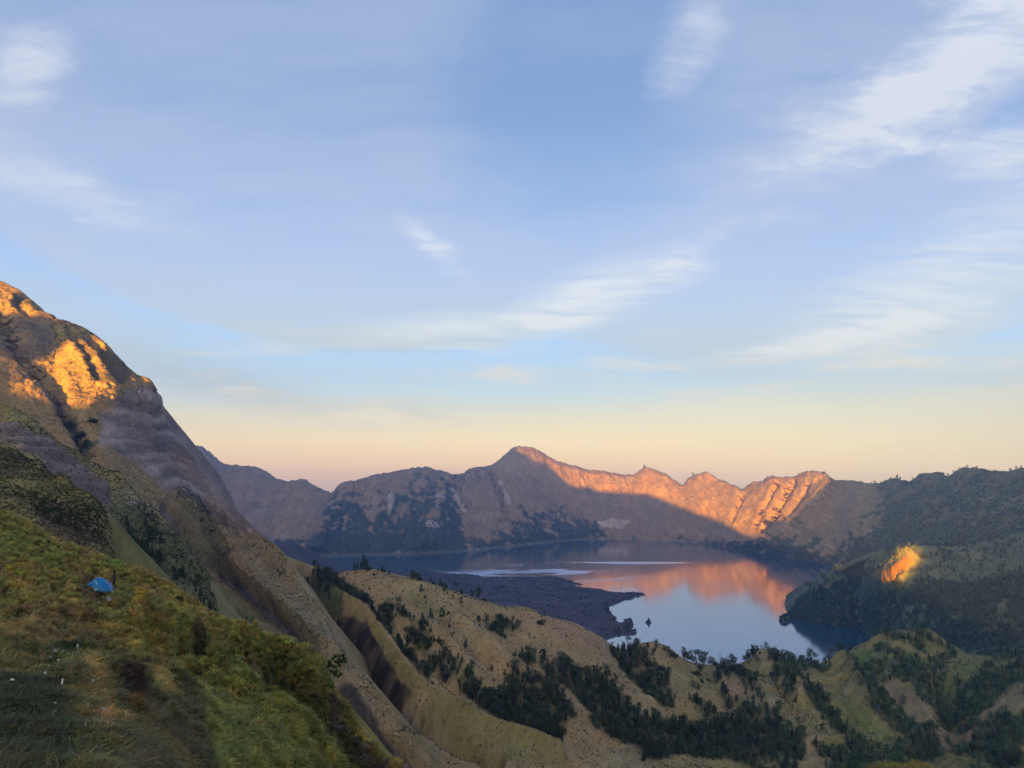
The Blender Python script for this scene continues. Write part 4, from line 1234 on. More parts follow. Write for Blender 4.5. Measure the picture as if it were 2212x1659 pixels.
for poly, col, k in (
        ([(0, 1180), (90, 1195), (150, 1225), (120, 1250), (0, 1230)], (0.14, 0.16, 0.04), .6),
        ([(190, 1230), (265, 1225), (280, 1245), (230, 1250), (195, 1250)], (0.085, 0.15, 0.025), .75),
        ([(480, 1390), (540, 1395), (560, 1420), (510, 1425), (470, 1405)], (0.10, 0.17, 0.025), .8),
        ([(160, 1300), (210, 1290), (220, 1350), (170, 1340)], (0.07, 0.045, 0.03), .8),
        ([(280, 1290), (345, 1310), (340, 1340), (290, 1330)], (0.13, 0.075, 0.035), .6),
        ([(250, 1290), (400, 1360), (420, 1440), (330, 1420), (250, 1350)], (0.10, 0.12, 0.032), .55),
        ([(0, 1360), (100, 1340), (200, 1380), (240, 1440), (120, 1430), (0, 1440)], (0.125, 0.085, 0.04), .7),
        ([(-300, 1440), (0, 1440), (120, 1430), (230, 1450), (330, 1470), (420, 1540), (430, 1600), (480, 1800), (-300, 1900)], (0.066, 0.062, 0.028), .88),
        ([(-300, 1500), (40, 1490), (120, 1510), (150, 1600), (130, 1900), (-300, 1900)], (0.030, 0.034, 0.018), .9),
        ([(100, 1430), (190, 1440), (200, 1480), (120, 1490)], (0.035, 0.055, 0.018), .7),
        ([(185, 1455), (215, 1475), (225, 1500), (200, 1490)], (0.11, 0.17, 0.03), .8),
        ([(232, 1500), (300, 1500), (310, 1530), (290, 1560), (250, 1530)], (0.022, 0.012, 0.010), .95),
        ([(170, 1480), (215, 1500), (230, 1540), (180, 1560), (165, 1520)], (0.22, 0.15, 0.05), .85),
        ([(300, 1500), (345, 1510), (380, 1550), (330, 1550)], (0.25, 0.17, 0.05), .85),
        ([(195, 1570), (260, 1560), (230, 1600), (190, 1620)], (0.20, 0.12, 0.05), .8),
        ([(300, 1560), (420, 1560), (430, 1900), (240, 1900), (240, 1640)], (0.085, 0.068, 0.032), .6),
        ([(430, 1500), (520, 1530), (700, 1630), (770, 1700), (480, 1800), (430, 1600)], (0.125, 0.130, 0.035), .8)):
    C = mixc(C, zone(ne, poly, 5, 10, 22) * k, col)
C = mixc(C, bowl * 0.85, (0.062, 0.058, 0.022))
C = mixc(C, zone(ne, [(400, 1440), (480, 1440), (560, 1452), (620, 1462), (620, 1478), (500, 1470), (420, 1470)], 4, 8, 14) * 0.8, (0.045, 0.026, 0.022))
C = mixc(C, zone(ne, [(708, 1485), (720, 1500), (790, 1590), (850, 1665), (830, 1665), (780, 1610), (720, 1530)], 2, 4, 8) * 0.8, (0.05, 0.035, 0.035))
C = mixc(C, smooth(ne.px, 1700, 1800), (0.085, 0.076, 0.024))
C_top = C.copy()
C = mixc(C, farm * smooth(.75 - hum, .2, .7) * .75, (0.075, 0.055, 0.026))
ne.C = C
ne.bowl = bowl
finish(ne, 'meadow', M['near'])
print('T terrain', _time.time() - _T0)

# ---- air
hz, N = mat_new('haze_air')
pv = N.new('ShaderNodeVolumePrincipled')
pv.inputs['Color'].default_value = (0.28, 0.50, 1.0, 1)
pv.inputs['Density'].default_value = 8.2e-5
pv.inputs['Anisotropy'].default_value = 0.65
out = N.new('ShaderNodeOutputMaterial')
N.put(out.inputs[1], pv.outputs[0])
x0, x1, y0, y1, zb, zt = -9200, 9200, -2700, 9500, -46.0, 1750.0
v = [(x, y, z) for z in (zb, zt) for y in (y0, y1) for x in (x0, x1)]
haze = link('haze', mesh_from('haze', v, [[0, 2, 3, 1], [4, 5, 7, 6], [0, 1, 5, 4], [2, 6, 7, 3], [0, 4, 6, 2], [1, 3, 7, 5]], hz, False))
tag(haze, kind='stuff')
# ---------------------------------------------------------------- plants
def tube(path, rad, sides=6):
    path = np.asarray(path, float)
    V, Fc = [], []
    for i, p in enumerate(path):
        a = path[max(i - 1, 0)]
        b = path[min(i + 1, len(path) - 1)]
        t = (b - a) / (np.linalg.norm(b - a) + 1e-9)
        u = np.cross(t, (0, 1, 0.13)); u /= np.linalg.norm(u) + 1e-9
        w = np.cross(t, u)
        for k in range(sides):
            q = 2 * math.pi * k / sides
            V.append(p + rad[i] * (math.cos(q) * u + math.sin(q) * w))
    for i in range(len(path) - 1):
        for k in range(sides):
            a, b = i * sides + k, i * sides + (k + 1) % sides
            Fc.append((a, b, b + sides, a + sides))
    return np.array(V), np.array(Fc)


def join(parts):
    V, Fc, C, o = [], [], [], 0
    for v, f, c in parts:
        V.append(v); Fc.append(f + o); C.append(np.broadcast_to(np.asarray(c, float), (len(v), 3))); o += len(v)
    return np.concatenate(V), np.concatenate(Fc), np.concatenate(C)


def leaves(centres, size, r, per, col, squash=0.7, drop=0.0):
    """small quads spread round each centre"""
    n = len(centres) * per
    c = np.repeat(np.asarray(centres, float), per, 0)
    d = r.normal(size=(n, 3)); d /= np.linalg.norm(d, axis=1)[:, None]
    rad = r.random(n) ** 0.5
    s = np.repeat(np.asarray(size, float) * np.ones(len(centres)), per)
    p = c + d * (rad * s)[:, None] * np.array([1, 1, squash])
    a = r.normal(size=(n, 3)); a[:, 2] -= drop; a /= np.linalg.norm(a, axis=1)[:, None]
    b = np.cross(a, r.normal(size=(n, 3))); b /= np.linalg.norm(b, axis=1)[:, None] + 1e-9
    w = (s * r.uniform(0.28, 0.5, n))[:, None]
    V = np.stack([p - a * w, p + b * w * .45, p + a * w, p - b * w * .45], 1).reshape(-1, 3)
    Fc = np.arange(4 * n).reshape(n, 4)
    k = (0.65 + 0.55 * r.random(n))[:, None] * np.asarray(col)
    k = k * (1 + 0.25 * r.normal(size=(n, 1)) * np.array([[0.6, 0.2, 0.3]]))
    return V, Fc, np.repeat(np.clip(k, 0.005, 1), 4, 0)


def tree_geo(kind, seed, detail=1.0, col=(0.035, 0.058, 0.032)):
    """height about 1 m; returns trunk parts and crown parts"""
    r = np.random.default_rng(seed)
    lean = r.normal(size=2) * 0.05
    zs = np.linspace(0, 1, 7)
    path = np.stack([lean[0] * zs ** 2 + 0.015 * np.sin(zs * 6 + seed), lean[1] * zs ** 2 + 0.012 * np.cos(zs * 5 + seed), zs * 0.94 - 0.04], 1)
    trunk = [tube(path, 0.022 * (1 - zs) + 0.004, 5) + ((0.085, 0.07, 0.06),)]
    cen, siz = [], []
    if kind == 'conifer':
        nb, lo, hi = int(26 * detail) + 8, 0.14, 1.0
        for i in range(nb):
            h = lo + (hi - lo) * (i + r.random()) / nb
            rad = (0.20 * (1 - h) ** 0.75 + 0.02) * r.uniform(0.55, 1.15)
            q = i * 2.4 + r.random()
            b = np.array([np.interp(h, zs, path[:, 0]), np.interp(h, zs, path[:, 1]), h * .94])
            e = b + np.array([math.cos(q) * rad, math.sin(q) * rad, -0.02 + 0.05 * r.random()])
            if detail > 0.6 and i % 2 == 0:
                trunk.append(tube([b - (0, 0, .03), e], [0.006, 0.002], 3) + ((0.08, 0.07, 0.05),))
            cen.append(b * .45 + e * .55); siz.append(0.05 + rad * .42)
    elif kind == 'round':
        nb = int(26 * detail) + 7
        for i in range(nb):
            d = r.normal(size=3); d /= np.linalg.norm(d)
            e = np.array([0, 0, 0.55]) + d * np.array([0.26, 0.26, 0.40]) * r.uniform(.5, 1)
            if detail > 0.6 and i % 3 == 0:
                trunk.append(tube([(path[2][0], path[2][1], 0.25 + .2 * r.random()), e], [0.008, 0.003], 3) + ((0.08, 0.07, 0.05),))
            cen.append(e); siz.append(r.uniform(.09, .15))
    elif kind == 'umbrella':
        nb = int(16 * detail) + 6
        for i in range(nb):
            q, rr_ = r.random() * 6.28, 0.30 * r.random() ** .6
            e = np.array([math.cos(q) * rr_ + lean[0] * 2 + .05, math.sin(q) * rr_, 0.90 - 0.55 * rr_ ** 1.2 + r.normal() * .02])
            trunk.append(tube([(path[4][0], path[4][1], 0.55 + .2 * r.random()), e], [0.010, 0.003], 3) + ((0.08, 0.07, 0.05),))
            cen.append(e); siz.append(r.uniform(.05, .09))
    elif kind == 'bare':
        for i in range(9):
            h = 0.35 + .6 * r.random(); q = r.random() * 6.28
            e = np.array([math.cos(q) * .14, math.sin(q) * .14, h + .1])
            trunk.append(tube([(path[3][0], path[3][1], h - .05), e], [0.008, 0.002], 3) + ((0.2, 0.18, 0.16),))
            if i % 2:
                cen.append(e); siz.append(.035)
    elif kind == 'bush':
        nb = int(16 * detail) + 6
        for i in range(nb):
            d = r.normal(size=3); d /= np.linalg.norm(d); d[2] = abs(d[2])
            cen.append(d * np.array([.55, .55, .75]) * r.uniform(.3, .8)); siz.append(r.uniform(.22, .34))
        trunk = [tube([(0, 0, -.1), (0.03, 0, .3), (0.05, .02, .6)], [.05, .03, .01], 4) + ((0.07, 0.06, 0.05),)]
    per = int(11 * detail) + 3
    crown = [leaves(cen, np.array(siz) * (1.0 if detail > .6 else 1.35), r, per, col, .8, .5)]
    return trunk, crown


KINDS = {}
for kind, n in (('conifer', 5), ('round', 3), ('umbrella', 2), ('bare', 2), ('bush', 3)):
    KINDS[kind] = []
    for k in range(n):
        col = {'conifer': (0.040, 0.066, 0.042), 'round': (0.055, 0.078, 0.044), 'umbrella': (0.045, 0.06, 0.04), 'bare': (0.08, 0.08, 0.05), 'bush': (0.045, 0.062, 0.03)}[kind]
        t, c = tree_geo(kind, 31 * k + len(kind), 1.0, col)
        tv = join(t); cv = join(c)
        KINDS[kind].append((mesh_from(kind + '_trunk', tv[0], tv[1], M['pale_bark' if kind == 'bare' else 'bark'], True, tv[2]),
                            mesh_from(kind + '_crown', cv[0], cv[1], M['foliage'], False, cv[2])))
CAT = {'conifer': ('conifer_tree', 'tree'), 'round': ('broadleaf_tree', 'tree'), 'umbrella': ('umbrella_tree', 'tree'), 'bare': ('bare_tree', 'tree'), 'bush': ('bush', 'bush')}


def add_tree(kind, loc, h, wide=1.0, label=None, group=None):
    t, c = random.choice(KINDS[kind])
    o = bpy.data.objects.new(CAT[kind][0], None)
    o.empty_display_size = 0.5
    coll.objects.link(o)
    o.location = loc
    o.rotation_euler = (0, 0, random.uniform(0, 6.28))
    o.scale = (h * wide, h * wide, h)
    tag(o, label, CAT[kind][1], group)
    link('stem' if kind == 'bush' else 'trunk', t, o)
    link('crown', c, o)
    return o


def ground_at(px, py, names, tries=14, step=1.5):
    for i in range(tries):
        best = None
        for nm in names:
            loc, nr = hit(LF[nm], px, py + i * step)
            if loc is not None and (best is None or loc.y < best[0].y):
                best = (loc, nr)
        if best:
            return best
    return None, None


ORD = ['first', 'second', 'third', 'fourth', 'fifth', 'sixth', 'seventh', 'eighth', 'ninth', 'tenth', 'eleventh', 'twelfth', 'thirteenth', 'fourteenth', 'fifteenth', 'sixteenth', 'seventeenth', 'eighteenth', 'nineteenth', 'twentieth']


def ordinal(i):
    if i < 20:
        return ORD[i]
    tens = {2: 'twenty', 3: 'thirty', 4: 'forty', 5: 'fifty', 6: 'sixty', 7: 'seventy'}
    t, u = divmod(i + 1, 10)
    return tens[t] + '-' + ORD[u - 1] if u else {2: 'twentieth', 3: 'thirtieth', 4: 'fortieth', 5: 'fiftieth', 6: 'sixtieth', 7: 'seventieth'}[t]


LOOK = {'conifer': 'dark pointed tree', 'round': 'dark rounded tree', 'umbrella': 'flat-topped tree', 'bare': 'thin half-bare tree', 'bush': 'low dark bush'}
Q7 = lambda x, y: (777.7 + .15625 * x, 1175.2 + .15625 * y)
Q8 = lambda x, y: (1019.6 + .15625 * x, 1296.1 + .15625 * y)
QA = lambda x, y: (1296.2 + .15625 * x, 1348 + .15625 * y)
QB = lambda x, y: (1624.5 + .15625 * x, 1348 + .15625 * y)
lone = [Q7(x, y) + (h * .15625, k, w) for x, y, h, k, w in [
    (190, 430, 42, 'bush', 1), (400, 440, 70, 'round', 1), (840, 670, 110, 'conifer', 1.3), (885, 650, 40, 'conifer', 1), (900, 770, 70, 'round', 1), (915, 830, 45, 'round', 1),
    (1165, 670, 120, 'round', 1.0), (1210, 700, 50, 'conifer', 1.2), (1285, 760, 70, 'round', .8), (1395, 830, 100, 'round', 1.0), (1730, 740, 50, 'bush', 1), (1405, 680, 40, 'bush', 1),
    (975, 1020, 135, 'conifer', 1.2), (1008, 1035, 90, 'conifer', 1), (870, 1085, 135, 'conifer', 1.2), (912, 1092, 65, 'bush', 1), (840, 1085, 45, 'bush', 1.2), (1125, 960, 90, 'round', 1), (1160, 1010, 110, 'conifer', 1.1), (1110, 1000, 50, 'bush', 1),
    (1225, 962, 34, 'bush', 1.6), (1230, 1165, 90, 'conifer', 1.1), (1000, 1100, 45, 'conifer', 1), (935, 1130, 40, 'bush', .8), (990, 1155, 40, 'conifer', 1), (975, 1230, 70, 'round', 1), (1030, 1340, 50, 'bush', 1), (1095, 1350, 60, 'bush', 1),
    (1275, 1280, 60, 'conifer', 1.2), (1455, 1438, 115, 'conifer', 1.6), (1640, 1085, 90, 'round', 1.1), (1648, 1130, 30, 'bush', 1), (745, 1235, 35, 'bush', 1), (790, 1245, 35, 'bush', 1), (840, 1270, 40, 'bush', 1), (910, 1290, 35, 'bush', .8), (545, 1270, 35, 'bush', 1), (680, 1212, 30, 'bush', 1)]] \
    + [Q8(x, y) + (h * .15625, k, w) for x, y, h, k, w in [(95, 312, 90, 'round', 1.2), (945, 332, 85, 'bush', 1.0), (1000, 302, 40, 'bush', 1), (600, 770, 70, 'conifer', 1.4), (570, 770, 42, 'bush', .9), (1220, 922, 115, 'conifer', 1.2), (270, 980, 85, 'conifer', 1.5), (885, 1150, 80, 'conifer', 1),
                                                           (365, 970, 22, 'bush', 1), (475, 700, 60, 'bare', 1), (830, 95, 32, 'bush', .8), (740, 668, 30, 'bush', 1), (1970, 1040, 50, 'bush', .8), (1840, 1005, 40, 'bush', .9)]] \
    + [(1371.5, 1439, 9, 'bush', 1), (1401, 1438, 13, 'bush', 1.5), (1427.5, 1446, 14, 'bush', 1.4), (1450, 1420, 11, 'conifer', 1.3), (1503, 1458, 12, 'bush', 1.7), (1516, 1474, 10, 'bush', 1), (1530, 1471, 9, 'bush', .8)]
lone.sort(key=lambda t: (round(t[1] / 40), t[0]))
lone.sort(key=lambda t: t[0])
cnt = 0
for px, py, hp, kind, wd in lone:
    loc, nr = ground_at(px, py, ['slopes'])
    if loc is None:
        continue
    add_tree(kind, loc, hp / F * loc.y * 1.06, wd, f"{LOOK[kind]} standing alone on the open slope above the lake, {ordinal(cnt)} from the left", 'lone trees and bushes on the open slope')
    cnt += 1

sky1 = [(765.5 + .15625 * 0, 1222, 15, 'conifer', 1), (772, 1222, 12, 'round', 1), (780, 1224, 14, 'conifer', 1), (786, 1224, 28, 'round', .8), (792, 1226, 20, 'conifer', 1), (797, 1227, 12, 'bush', 1)] \
    + [Q7(x, y) + (h * .15625, k, w) for x, y, h, k, w in [(255, 335, 28, 'bush', 1), (300, 345, 60, 'round', 1.1), (325, 350, 50, 'bush', 1), (735, 500, 125, 'round', 1.3), (800, 502, 100, 'round', 1.2), (830, 500, 70, 'bush', 1),
    (970, 490, 65, 'round', 1), (1010, 520, 40, 'bush', 1.2), (1110, 572, 90, 'conifer', 1.2), (1150, 550, 62, 'round', 1.2), (1200, 558, 55, 'round', 1), (1245, 575, 30, 'bush', 1), (1300, 600, 60, 'bare', 1.3), (1335, 605, 115, 'umbrella', 1.2), (1370, 618, 70, 'bare', 1.4), (1400, 628, 60, 'round', 1.2),
    (1550, 660, 90, 'conifer', 1.2), (1625, 672, 145, 'round', .95), (1690, 675, 40, 'bush', 1), (1720, 675, 35, 'bush', 1), (1775, 672, 55, 'bare', 1.5)]]
sky2 = [QA(x, y) + (h * .15625, k, w) for x, y, h, k, w in [(250, 290, 65, 'conifer', 1.3), (300, 300, 60, 'round', 1), (340, 300, 60, 'conifer', 1), (382, 310, 150, 'umbrella', .8), (425, 310, 85, 'bare', 1.2), (605, 338, 26, 'bush', 1), (657, 332, 72, 'round', 1.2), (757, 342, 26, 'bush', 1), (880, 358, 60, 'conifer', 1), (902, 362, 60, 'conifer', 1), (940, 392, 80, 'round', 1), (972, 405, 52, 'round', 1), (1002, 424, 50, 'bush', 1),
    (1050, 450, 45, 'bush', 1), (1090, 462, 95, 'bare', .8), (1135, 476, 105, 'bare', .8), (1165, 482, 150, 'round', .8), (1210, 494, 120, 'round', 1), (1250, 502, 135, 'round', .9), (1290, 510, 90, 'round', 1), (1330, 505, 165, 'umbrella', 1.1), (1372, 505, 150, 'umbrella', 1), (1402, 505, 120, 'round', .9), (1442, 508, 135, 'round', .9), (1472, 505, 160, 'umbrella', .8), (1522, 502, 105, 'round', 1), (1570, 495, 95, 'round', .9), (1598, 492, 70, 'bush', .8),
    (1640, 495, 60, 'bare', 1), (1665, 492, 135, 'bare', .9), (1692, 492, 90, 'round', 1), (1732, 492, 85, 'round', 1.1), (1782, 482, 75, 'round', 1), (1812, 450, 135, 'round', .9), (1852, 440, 100, 'round', 1.1), (1892, 415, 90, 'round', 1.2), (1942, 402, 70, 'round', 1), (2002, 402, 75, 'round', 1.2), (2042, 402, 112, 'conifer', 1.5), (2082, 402, 118, 'round', 1.2), (2122, 402, 132, 'conifer', 1.6), (2160, 395, 90, 'round', 1.1)]] \
    + [QB(x, y) + (h * .15625, k, w) for x, y, h, k, w in [(120, 400, 30, 'bush', 1.5), (230, 425, 80, 'bare', 1.4), (300, 452, 112, 'round', .9), (330, 462, 100, 'round', .8), (380, 472, 100, 'round', 1.1), (432, 482, 122, 'round', 1), (490, 488, 135, 'round', .9), (532, 492, 120, 'round', 1), (572, 496, 118, 'round', 1), (622, 502, 112, 'bare', 1.5), (672, 512, 112, 'round', 1), (722, 522, 110, 'round', 1), (762, 532, 90, 'round', .8), (822, 546, 200, 'round', .72), (850, 545, 80, 'bush', 1),
    (916, 430, 130, 'umbrella', .9), (1000, 380, 115, 'umbrella', 1), (1042, 378, 115, 'round', 1), (1092, 385, 125, 'umbrella', 1), (1140, 385, 95, 'bare', 1.3), (1202, 380, 112, 'round', .8), (1252, 365, 88, 'round', .9), (1310, 345, 75, 'bare', 1.4), (1352, 335, 82, 'round', 1), (1012, 490, 75, 'round', 1.2), (1062, 475, 80, 'round', 1.1)]]
for lst, where, grp in ((sky1, 'on the tan crest before the dark lava field', 'trees on the tan crest'), (sky2, 'in the row along the crest against the lake', 'trees along the crest before the lake')):
    lst.sort(key=lambda t: t[0])
    for i, (px, py, hp, kind, wd) in enumerate(lst):
        loc, nr = ground_at(px, py, ['slopes'])
        if loc is None:
            continue
        add_tree(kind, loc - Vector((0, 0, .4)), hp / F * loc.y * 1.22, wd * 1.1, f"{LOOK[kind]} {where}, {ordinal(i)} from the left", grp)

# rim trees far away on the right skyline
rimt = [(1882, 1046), (1890, 1046), (1903, 1046), (1912, 1042), (1925, 1036), (1938, 1032), (1944, 1033), (1957, 1042), (1972, 1037), (2038, 1024), (2048, 1022), (2060, 1016), (2072, 1010), (2090, 1011), (2110, 1013), (2135, 1018), (2148, 1020), (2165, 1022), (2182, 1018), (2196, 1014), (2206, 1010), (1780, 1024), (1498, 1029), (1392, 1012)]
rimt.sort()
for i, (px, py) in enumerate(rimt):
    loc, nr = ground_at(px, py, ['far'], 20, 0.8)
    if loc is None:
        continue
    hp = random.uniform(5.5, 9.5)
    o = link('rim_tree', KINDS['round'][i % 3][1])
    o.location = loc - Vector((0, 0, 3)); o.scale = (hp / F * loc.y * 1.2,) * 2 + (hp / F * loc.y,)
    tag(o, f"tiny dark tree on the distant crater rim skyline, {ordinal(i)} from the left", 'tree', 'trees on the distant rim')


def scatter(L, n, mask, seed, rows=None):
    r = np.random.default_rng(seed)
    h, w = L.P.shape[:2]
    lo, hi = rows or (0, h - 2)
    k = int(n * 12)
    i = r.integers(lo, hi, k)
    j = r.integers(0, w - 1, k)
    m = mask[i, j]
    vis = (L.px[i, j] > -60) & (L.px[i, j] < 2270) & (L.py[i, j] < 1720) & (L.py[i, j] > 0)
    ok = (r.random(k) < m) & vis
    i, j = i[ok][:n], j[ok][:n]
    u, v = r.random((2, len(i)))
    P = L.P
    p = (P[i, j] * ((1 - u) * (1 - v))[:, None] + P[i + 1, j] * (u * (1 - v))[:, None] + P[i, j + 1] * ((1 - u) * v)[:, None] + P[i + 1, j + 1] * (u * v)[:, None])
    return p, L.N[i, j], L.C[i, j]


# trees of the groves: the nearest ones singly, the rest as one forest
gp, gn, gc = scatter(sl, 6500, sl.grove * smooth(sl.v, 1.0, 1.15), 21)
gpx, gpy = project(gp)
order = np.argsort(gp[:, 1])
GR = [('in the dark ravine grove left of the tan slope', lambda x, y: x < 900), ('in the dark grove under the tan slope', lambda x, y: x < 1290),
      ('in the grove running down from the lakeside crest', lambda x, y: (x < 1460) & (y < 1520)), ('in the dense dark forest at the bottom of the picture', lambda x, y: x < 1730), ('in the forest of the right-hand gorge', lambda x, y: x < 9999)]
cap = {0: 38, 1: 50, 2: 32, 3: 44, 4: 26}
got = {k: 0 for k in cap}
single = np.zeros(len(gp), bool)
vis = (gpx > 0) & (gpx < 2212) & (gpy < 1655)
for q in order:
    if not vis[q]:
        continue
    for k, (where, f) in enumerate(GR):
        if f(gpx[q], gpy[q]):
            if got[k] < cap[k]:
                got[k] += 1
                single[q] = True
                add_tree('conifer' if rng.random() < .7 else 'round', gp[q] - (0, 0, .3), rng.uniform(5, 12.5), rng.uniform(.9, 1.3), f"dark green tree crowded {where}", 'trees ' + where)
            break

# dark gully trees by the shoulder
gm2 = np.maximum(zone(rg, [(236, 1130), (270, 1120), (330, 1140), (380, 1190), (425, 1250), (440, 1330), (380, 1330), (290, 1260), (238, 1200)], 4, 6), 0)
tp, tn, tc = scatter(rg, 34, gm2, 33)
for p in tp:
    add_tree('conifer' if rng.random() < .6 else 'round', p - (0, 0, .3), rng.uniform(6, 10), 1.15, 'dark tree in the shaded gully behind the tent slope', 'trees in the shaded gully')
for i, (px, py, h) in enumerate([(452, 1338, 40), (463, 1342, 30), (440, 1330, 34)]):
    loc, nr = ground_at(px, py, ['ridge', 'mount'])
    if loc is not None:
        add_tree('conifer', loc, h / F * loc.y, 1.2, 'dark tall tree at the foot of the green rib beyond the tent slope', 'trees at the foot of the green rib')


# ---------------------------------------------------------------- uncountable growth as instanced stuff
def make_source(name, V, Fc, C, mat):
    me = mesh_from(name, V, Fc, mat, False, C)
    return bpy.data.objects.new(name, me)


def stuff(name, pts, scale, tint, sources, tilt=0.12, seed=1, nonuni=None, label=None):
    r = np.random.default_rng(seed)
    n = len(pts)
    me = bpy.data.meshes.new(name)
    me.vertices.add(n)
    me.vertices.foreach_set('co', np.asarray(pts, np.float32).ravel())
    def attr(nm, typ, key, val):
        a = me.attributes.new(nm, typ, 'POINT')
        a.data.foreach_set(key, np.asarray(val).ravel())
    sc = np.repeat(np.asarray(scale, np.float32)[:, None], 3, 1)
    if nonuni is not None:
        sc = sc * np.asarray(nonuni, np.float32)
    attr('size', 'FLOAT_VECTOR', 'vector', sc.astype(np.float32))
    rot = np.stack([r.normal(size=n) * tilt, r.normal(size=n) * tilt, r.random(n) * 6.283], 1).astype(np.float32)
    attr('turn', 'FLOAT_VECTOR', 'vector', rot)
    attr('pick', 'INT', 'value', r.integers(0, len(sources), n).astype(np.int32))
    tc = np.ones((n, 4), np.float32); tc[:, :3] = np.clip(tint, 0.003, 1)
    attr('tint', 'FLOAT_COLOR', 'color', tc)
    o = link(name, me)
    c = bpy.data.collections.new(name + '_kinds')
    for s in sources:
        if s.name not in c.objects:
            c.objects.link(s)
    g = bpy.data.node_groups.new(name + '_spread', 'GeometryNodeTree')
    g.interface.new_socket('Geometry', in_out='INPUT', socket_type='NodeSocketGeometry')
    g.interface.new_socket('Geometry', in_out='OUTPUT', socket_type='NodeSocketGeometry')
    nd = g.nodes
    gi, go = nd.new('NodeGroupInput'), nd.new('NodeGroupOutput')
    ci = nd.new('GeometryNodeCollectionInfo')
    ci.inputs['Collection'].default_value = c
    ci.inputs['Separate Children'].default_value = True
    ci.inputs['Reset Children'].default_value = True
    ip = nd.new('GeometryNodeInstanceOnPoints')
    ip.inputs['Pick Instance'].default_value = True
    def named(nm, typ):
        a = nd.new('GeometryNodeInputNamedAttribute'); a.data_type = typ; a.inputs[0].default_value = nm
        return next(s for s in a.outputs if s.enabled and s.name == 'Attribute')
    g.links.new(gi.outputs[0], ip.inputs['Points'])
    g.links.new(ci.outputs[0], ip.inputs['Instance'])
    g.links.new(named('pick', 'INT'), ip.inputs['Instance Index'])
    e2r = nd.new('FunctionNodeEulerToRotation')
    g.links.new(named('turn', 'FLOAT_VECTOR'), e2r.inputs[0])
    g.links.new(e2r.outputs[0], ip.inputs['Rotation'])
    g.links.new(named('size', 'FLOAT_VECTOR'), ip.inputs['Scale'])
    g.links.new(ip.outputs[0], go.inputs[0])
    m = o.modifiers.new('spread', 'NODES')
    m.node_group = g
    tag(o, label, None, None, 'stuff')
    return o


src_tree = []
for k in range(4):
    t, c = tree_geo(['conifer', 'round', 'conifer', 'round'][k], 90 + k, 0.5, (1, 1, 1))
    V, Fc, Cc = join(t + c)
    src_tree.append(make_source('forest_tree_%s' % 'abcd'[k], V, Fc, Cc, M['inst_foliage']))
src_bush = []
for k in range(4):
    t, c = tree_geo('bush', 70 + k, 0.55, (1, 1, 1))
    V, Fc, Cc = join(c)
    src_bush.append(make_source('shrub_%s' % 'abcd'[k], V, Fc, Cc, M['inst_foliage']))


def vary(c, amt, seed, mul=1.0):
    r = np.random.default_rng(seed)
    c = np.asarray(c) * mul
    return c * (1 + amt * r.normal(size=(len(c), 1))) * (1 + 0.12 * r.normal(size=(len(c), 3)))


rest = gp[~single]
gx_, gy_ = project(rest)
rt_ = smooth(gx_, 1550, 1900)[:, None]
g_col = np.where(rng.random(len(rest))[:, None] < .14, (0.12, 0.13, 0.09), (0.052, 0.076, 0.044)) * (1 + .5 * rt_) * (1 + rt_ * np.array([[0, .12, .05]]))
stuff('forest', rest, 3.5 + 9 * rng.random(len(rest)) ** 1.4, vary(g_col, .3, 5), src_tree, .05, 3, np.stack([rng.uniform(.9, 1.4, len(rest))] * 2 + [np.ones(len(rest))], 1), 'dense dark forest filling the gorges of the grass slopes')
vp, vn, vc = scatter(va, 14000, va.forest * .9 + 0.03, 22)
stuff('valley_forest', vp, 5 + 11 * rng.random(len(vp)) ** 1.3, vary(np.where(rng.random(len(vp))[:, None] < .15, (0.10, 0.115, 0.09), (0.090, 0.125, 0.085)) * (1 + 1.1 * fbm(vp[:, 0] / 120, vp[:, 1] / 160, 2.0, 3, .6))[:, None], .35, 6), src_tree, .05, 4, np.stack([rng.uniform(1, 1.5, len(vp))] * 2 + [np.ones(len(vp))], 1), 'forest covering the right-hand valley and headland')
# shrubs on the open slopes
m_open = smooth(pt, -0.3, 0.4)
m = (0.05 + 0.5 * smooth(fbm(sl.P[..., 0] / 60, sl.P[..., 1] / 60, 3.3, 4, .6), 0.05, 0.35) * smooth(sl.px, 1200, 1700) + 0.5 * zone(sl, z6([(20, 330), (250, 430), (360, 530), (340, 640), (240, 600), (120, 480)]), 5, 8)) * (1 - sl.grove) * smooth(sl.v, 1.0, 1.1)
bp_, bn, bc = scatter(sl, 9000, m, 41)
stuff('slope_shrubs', bp_, rng.uniform(0.5, 1.7, len(bp_)) ** 1.3, vary(np.broadcast_to((0.05, 0.062, 0.03), (len(bp_), 3)), .35, 7), src_bush, .1, 8, None, 'small dark shrubs dotted over the grass slopes')
# grass clumps give the slopes a nap
bp_, bn, bc = scatter(sl, 26000, (1 - sl.grove) * smooth(sl.v, .98, 1.1), 42)
stuff('slope_grass', bp_ - np.array([0, 0, .25]), rng.uniform(0.5, 1.3, len(bp_)), vary(bc, .36, 9, 1.5), src_bush, .1, 9, None, 'dry grass clumps on the middle slopes')
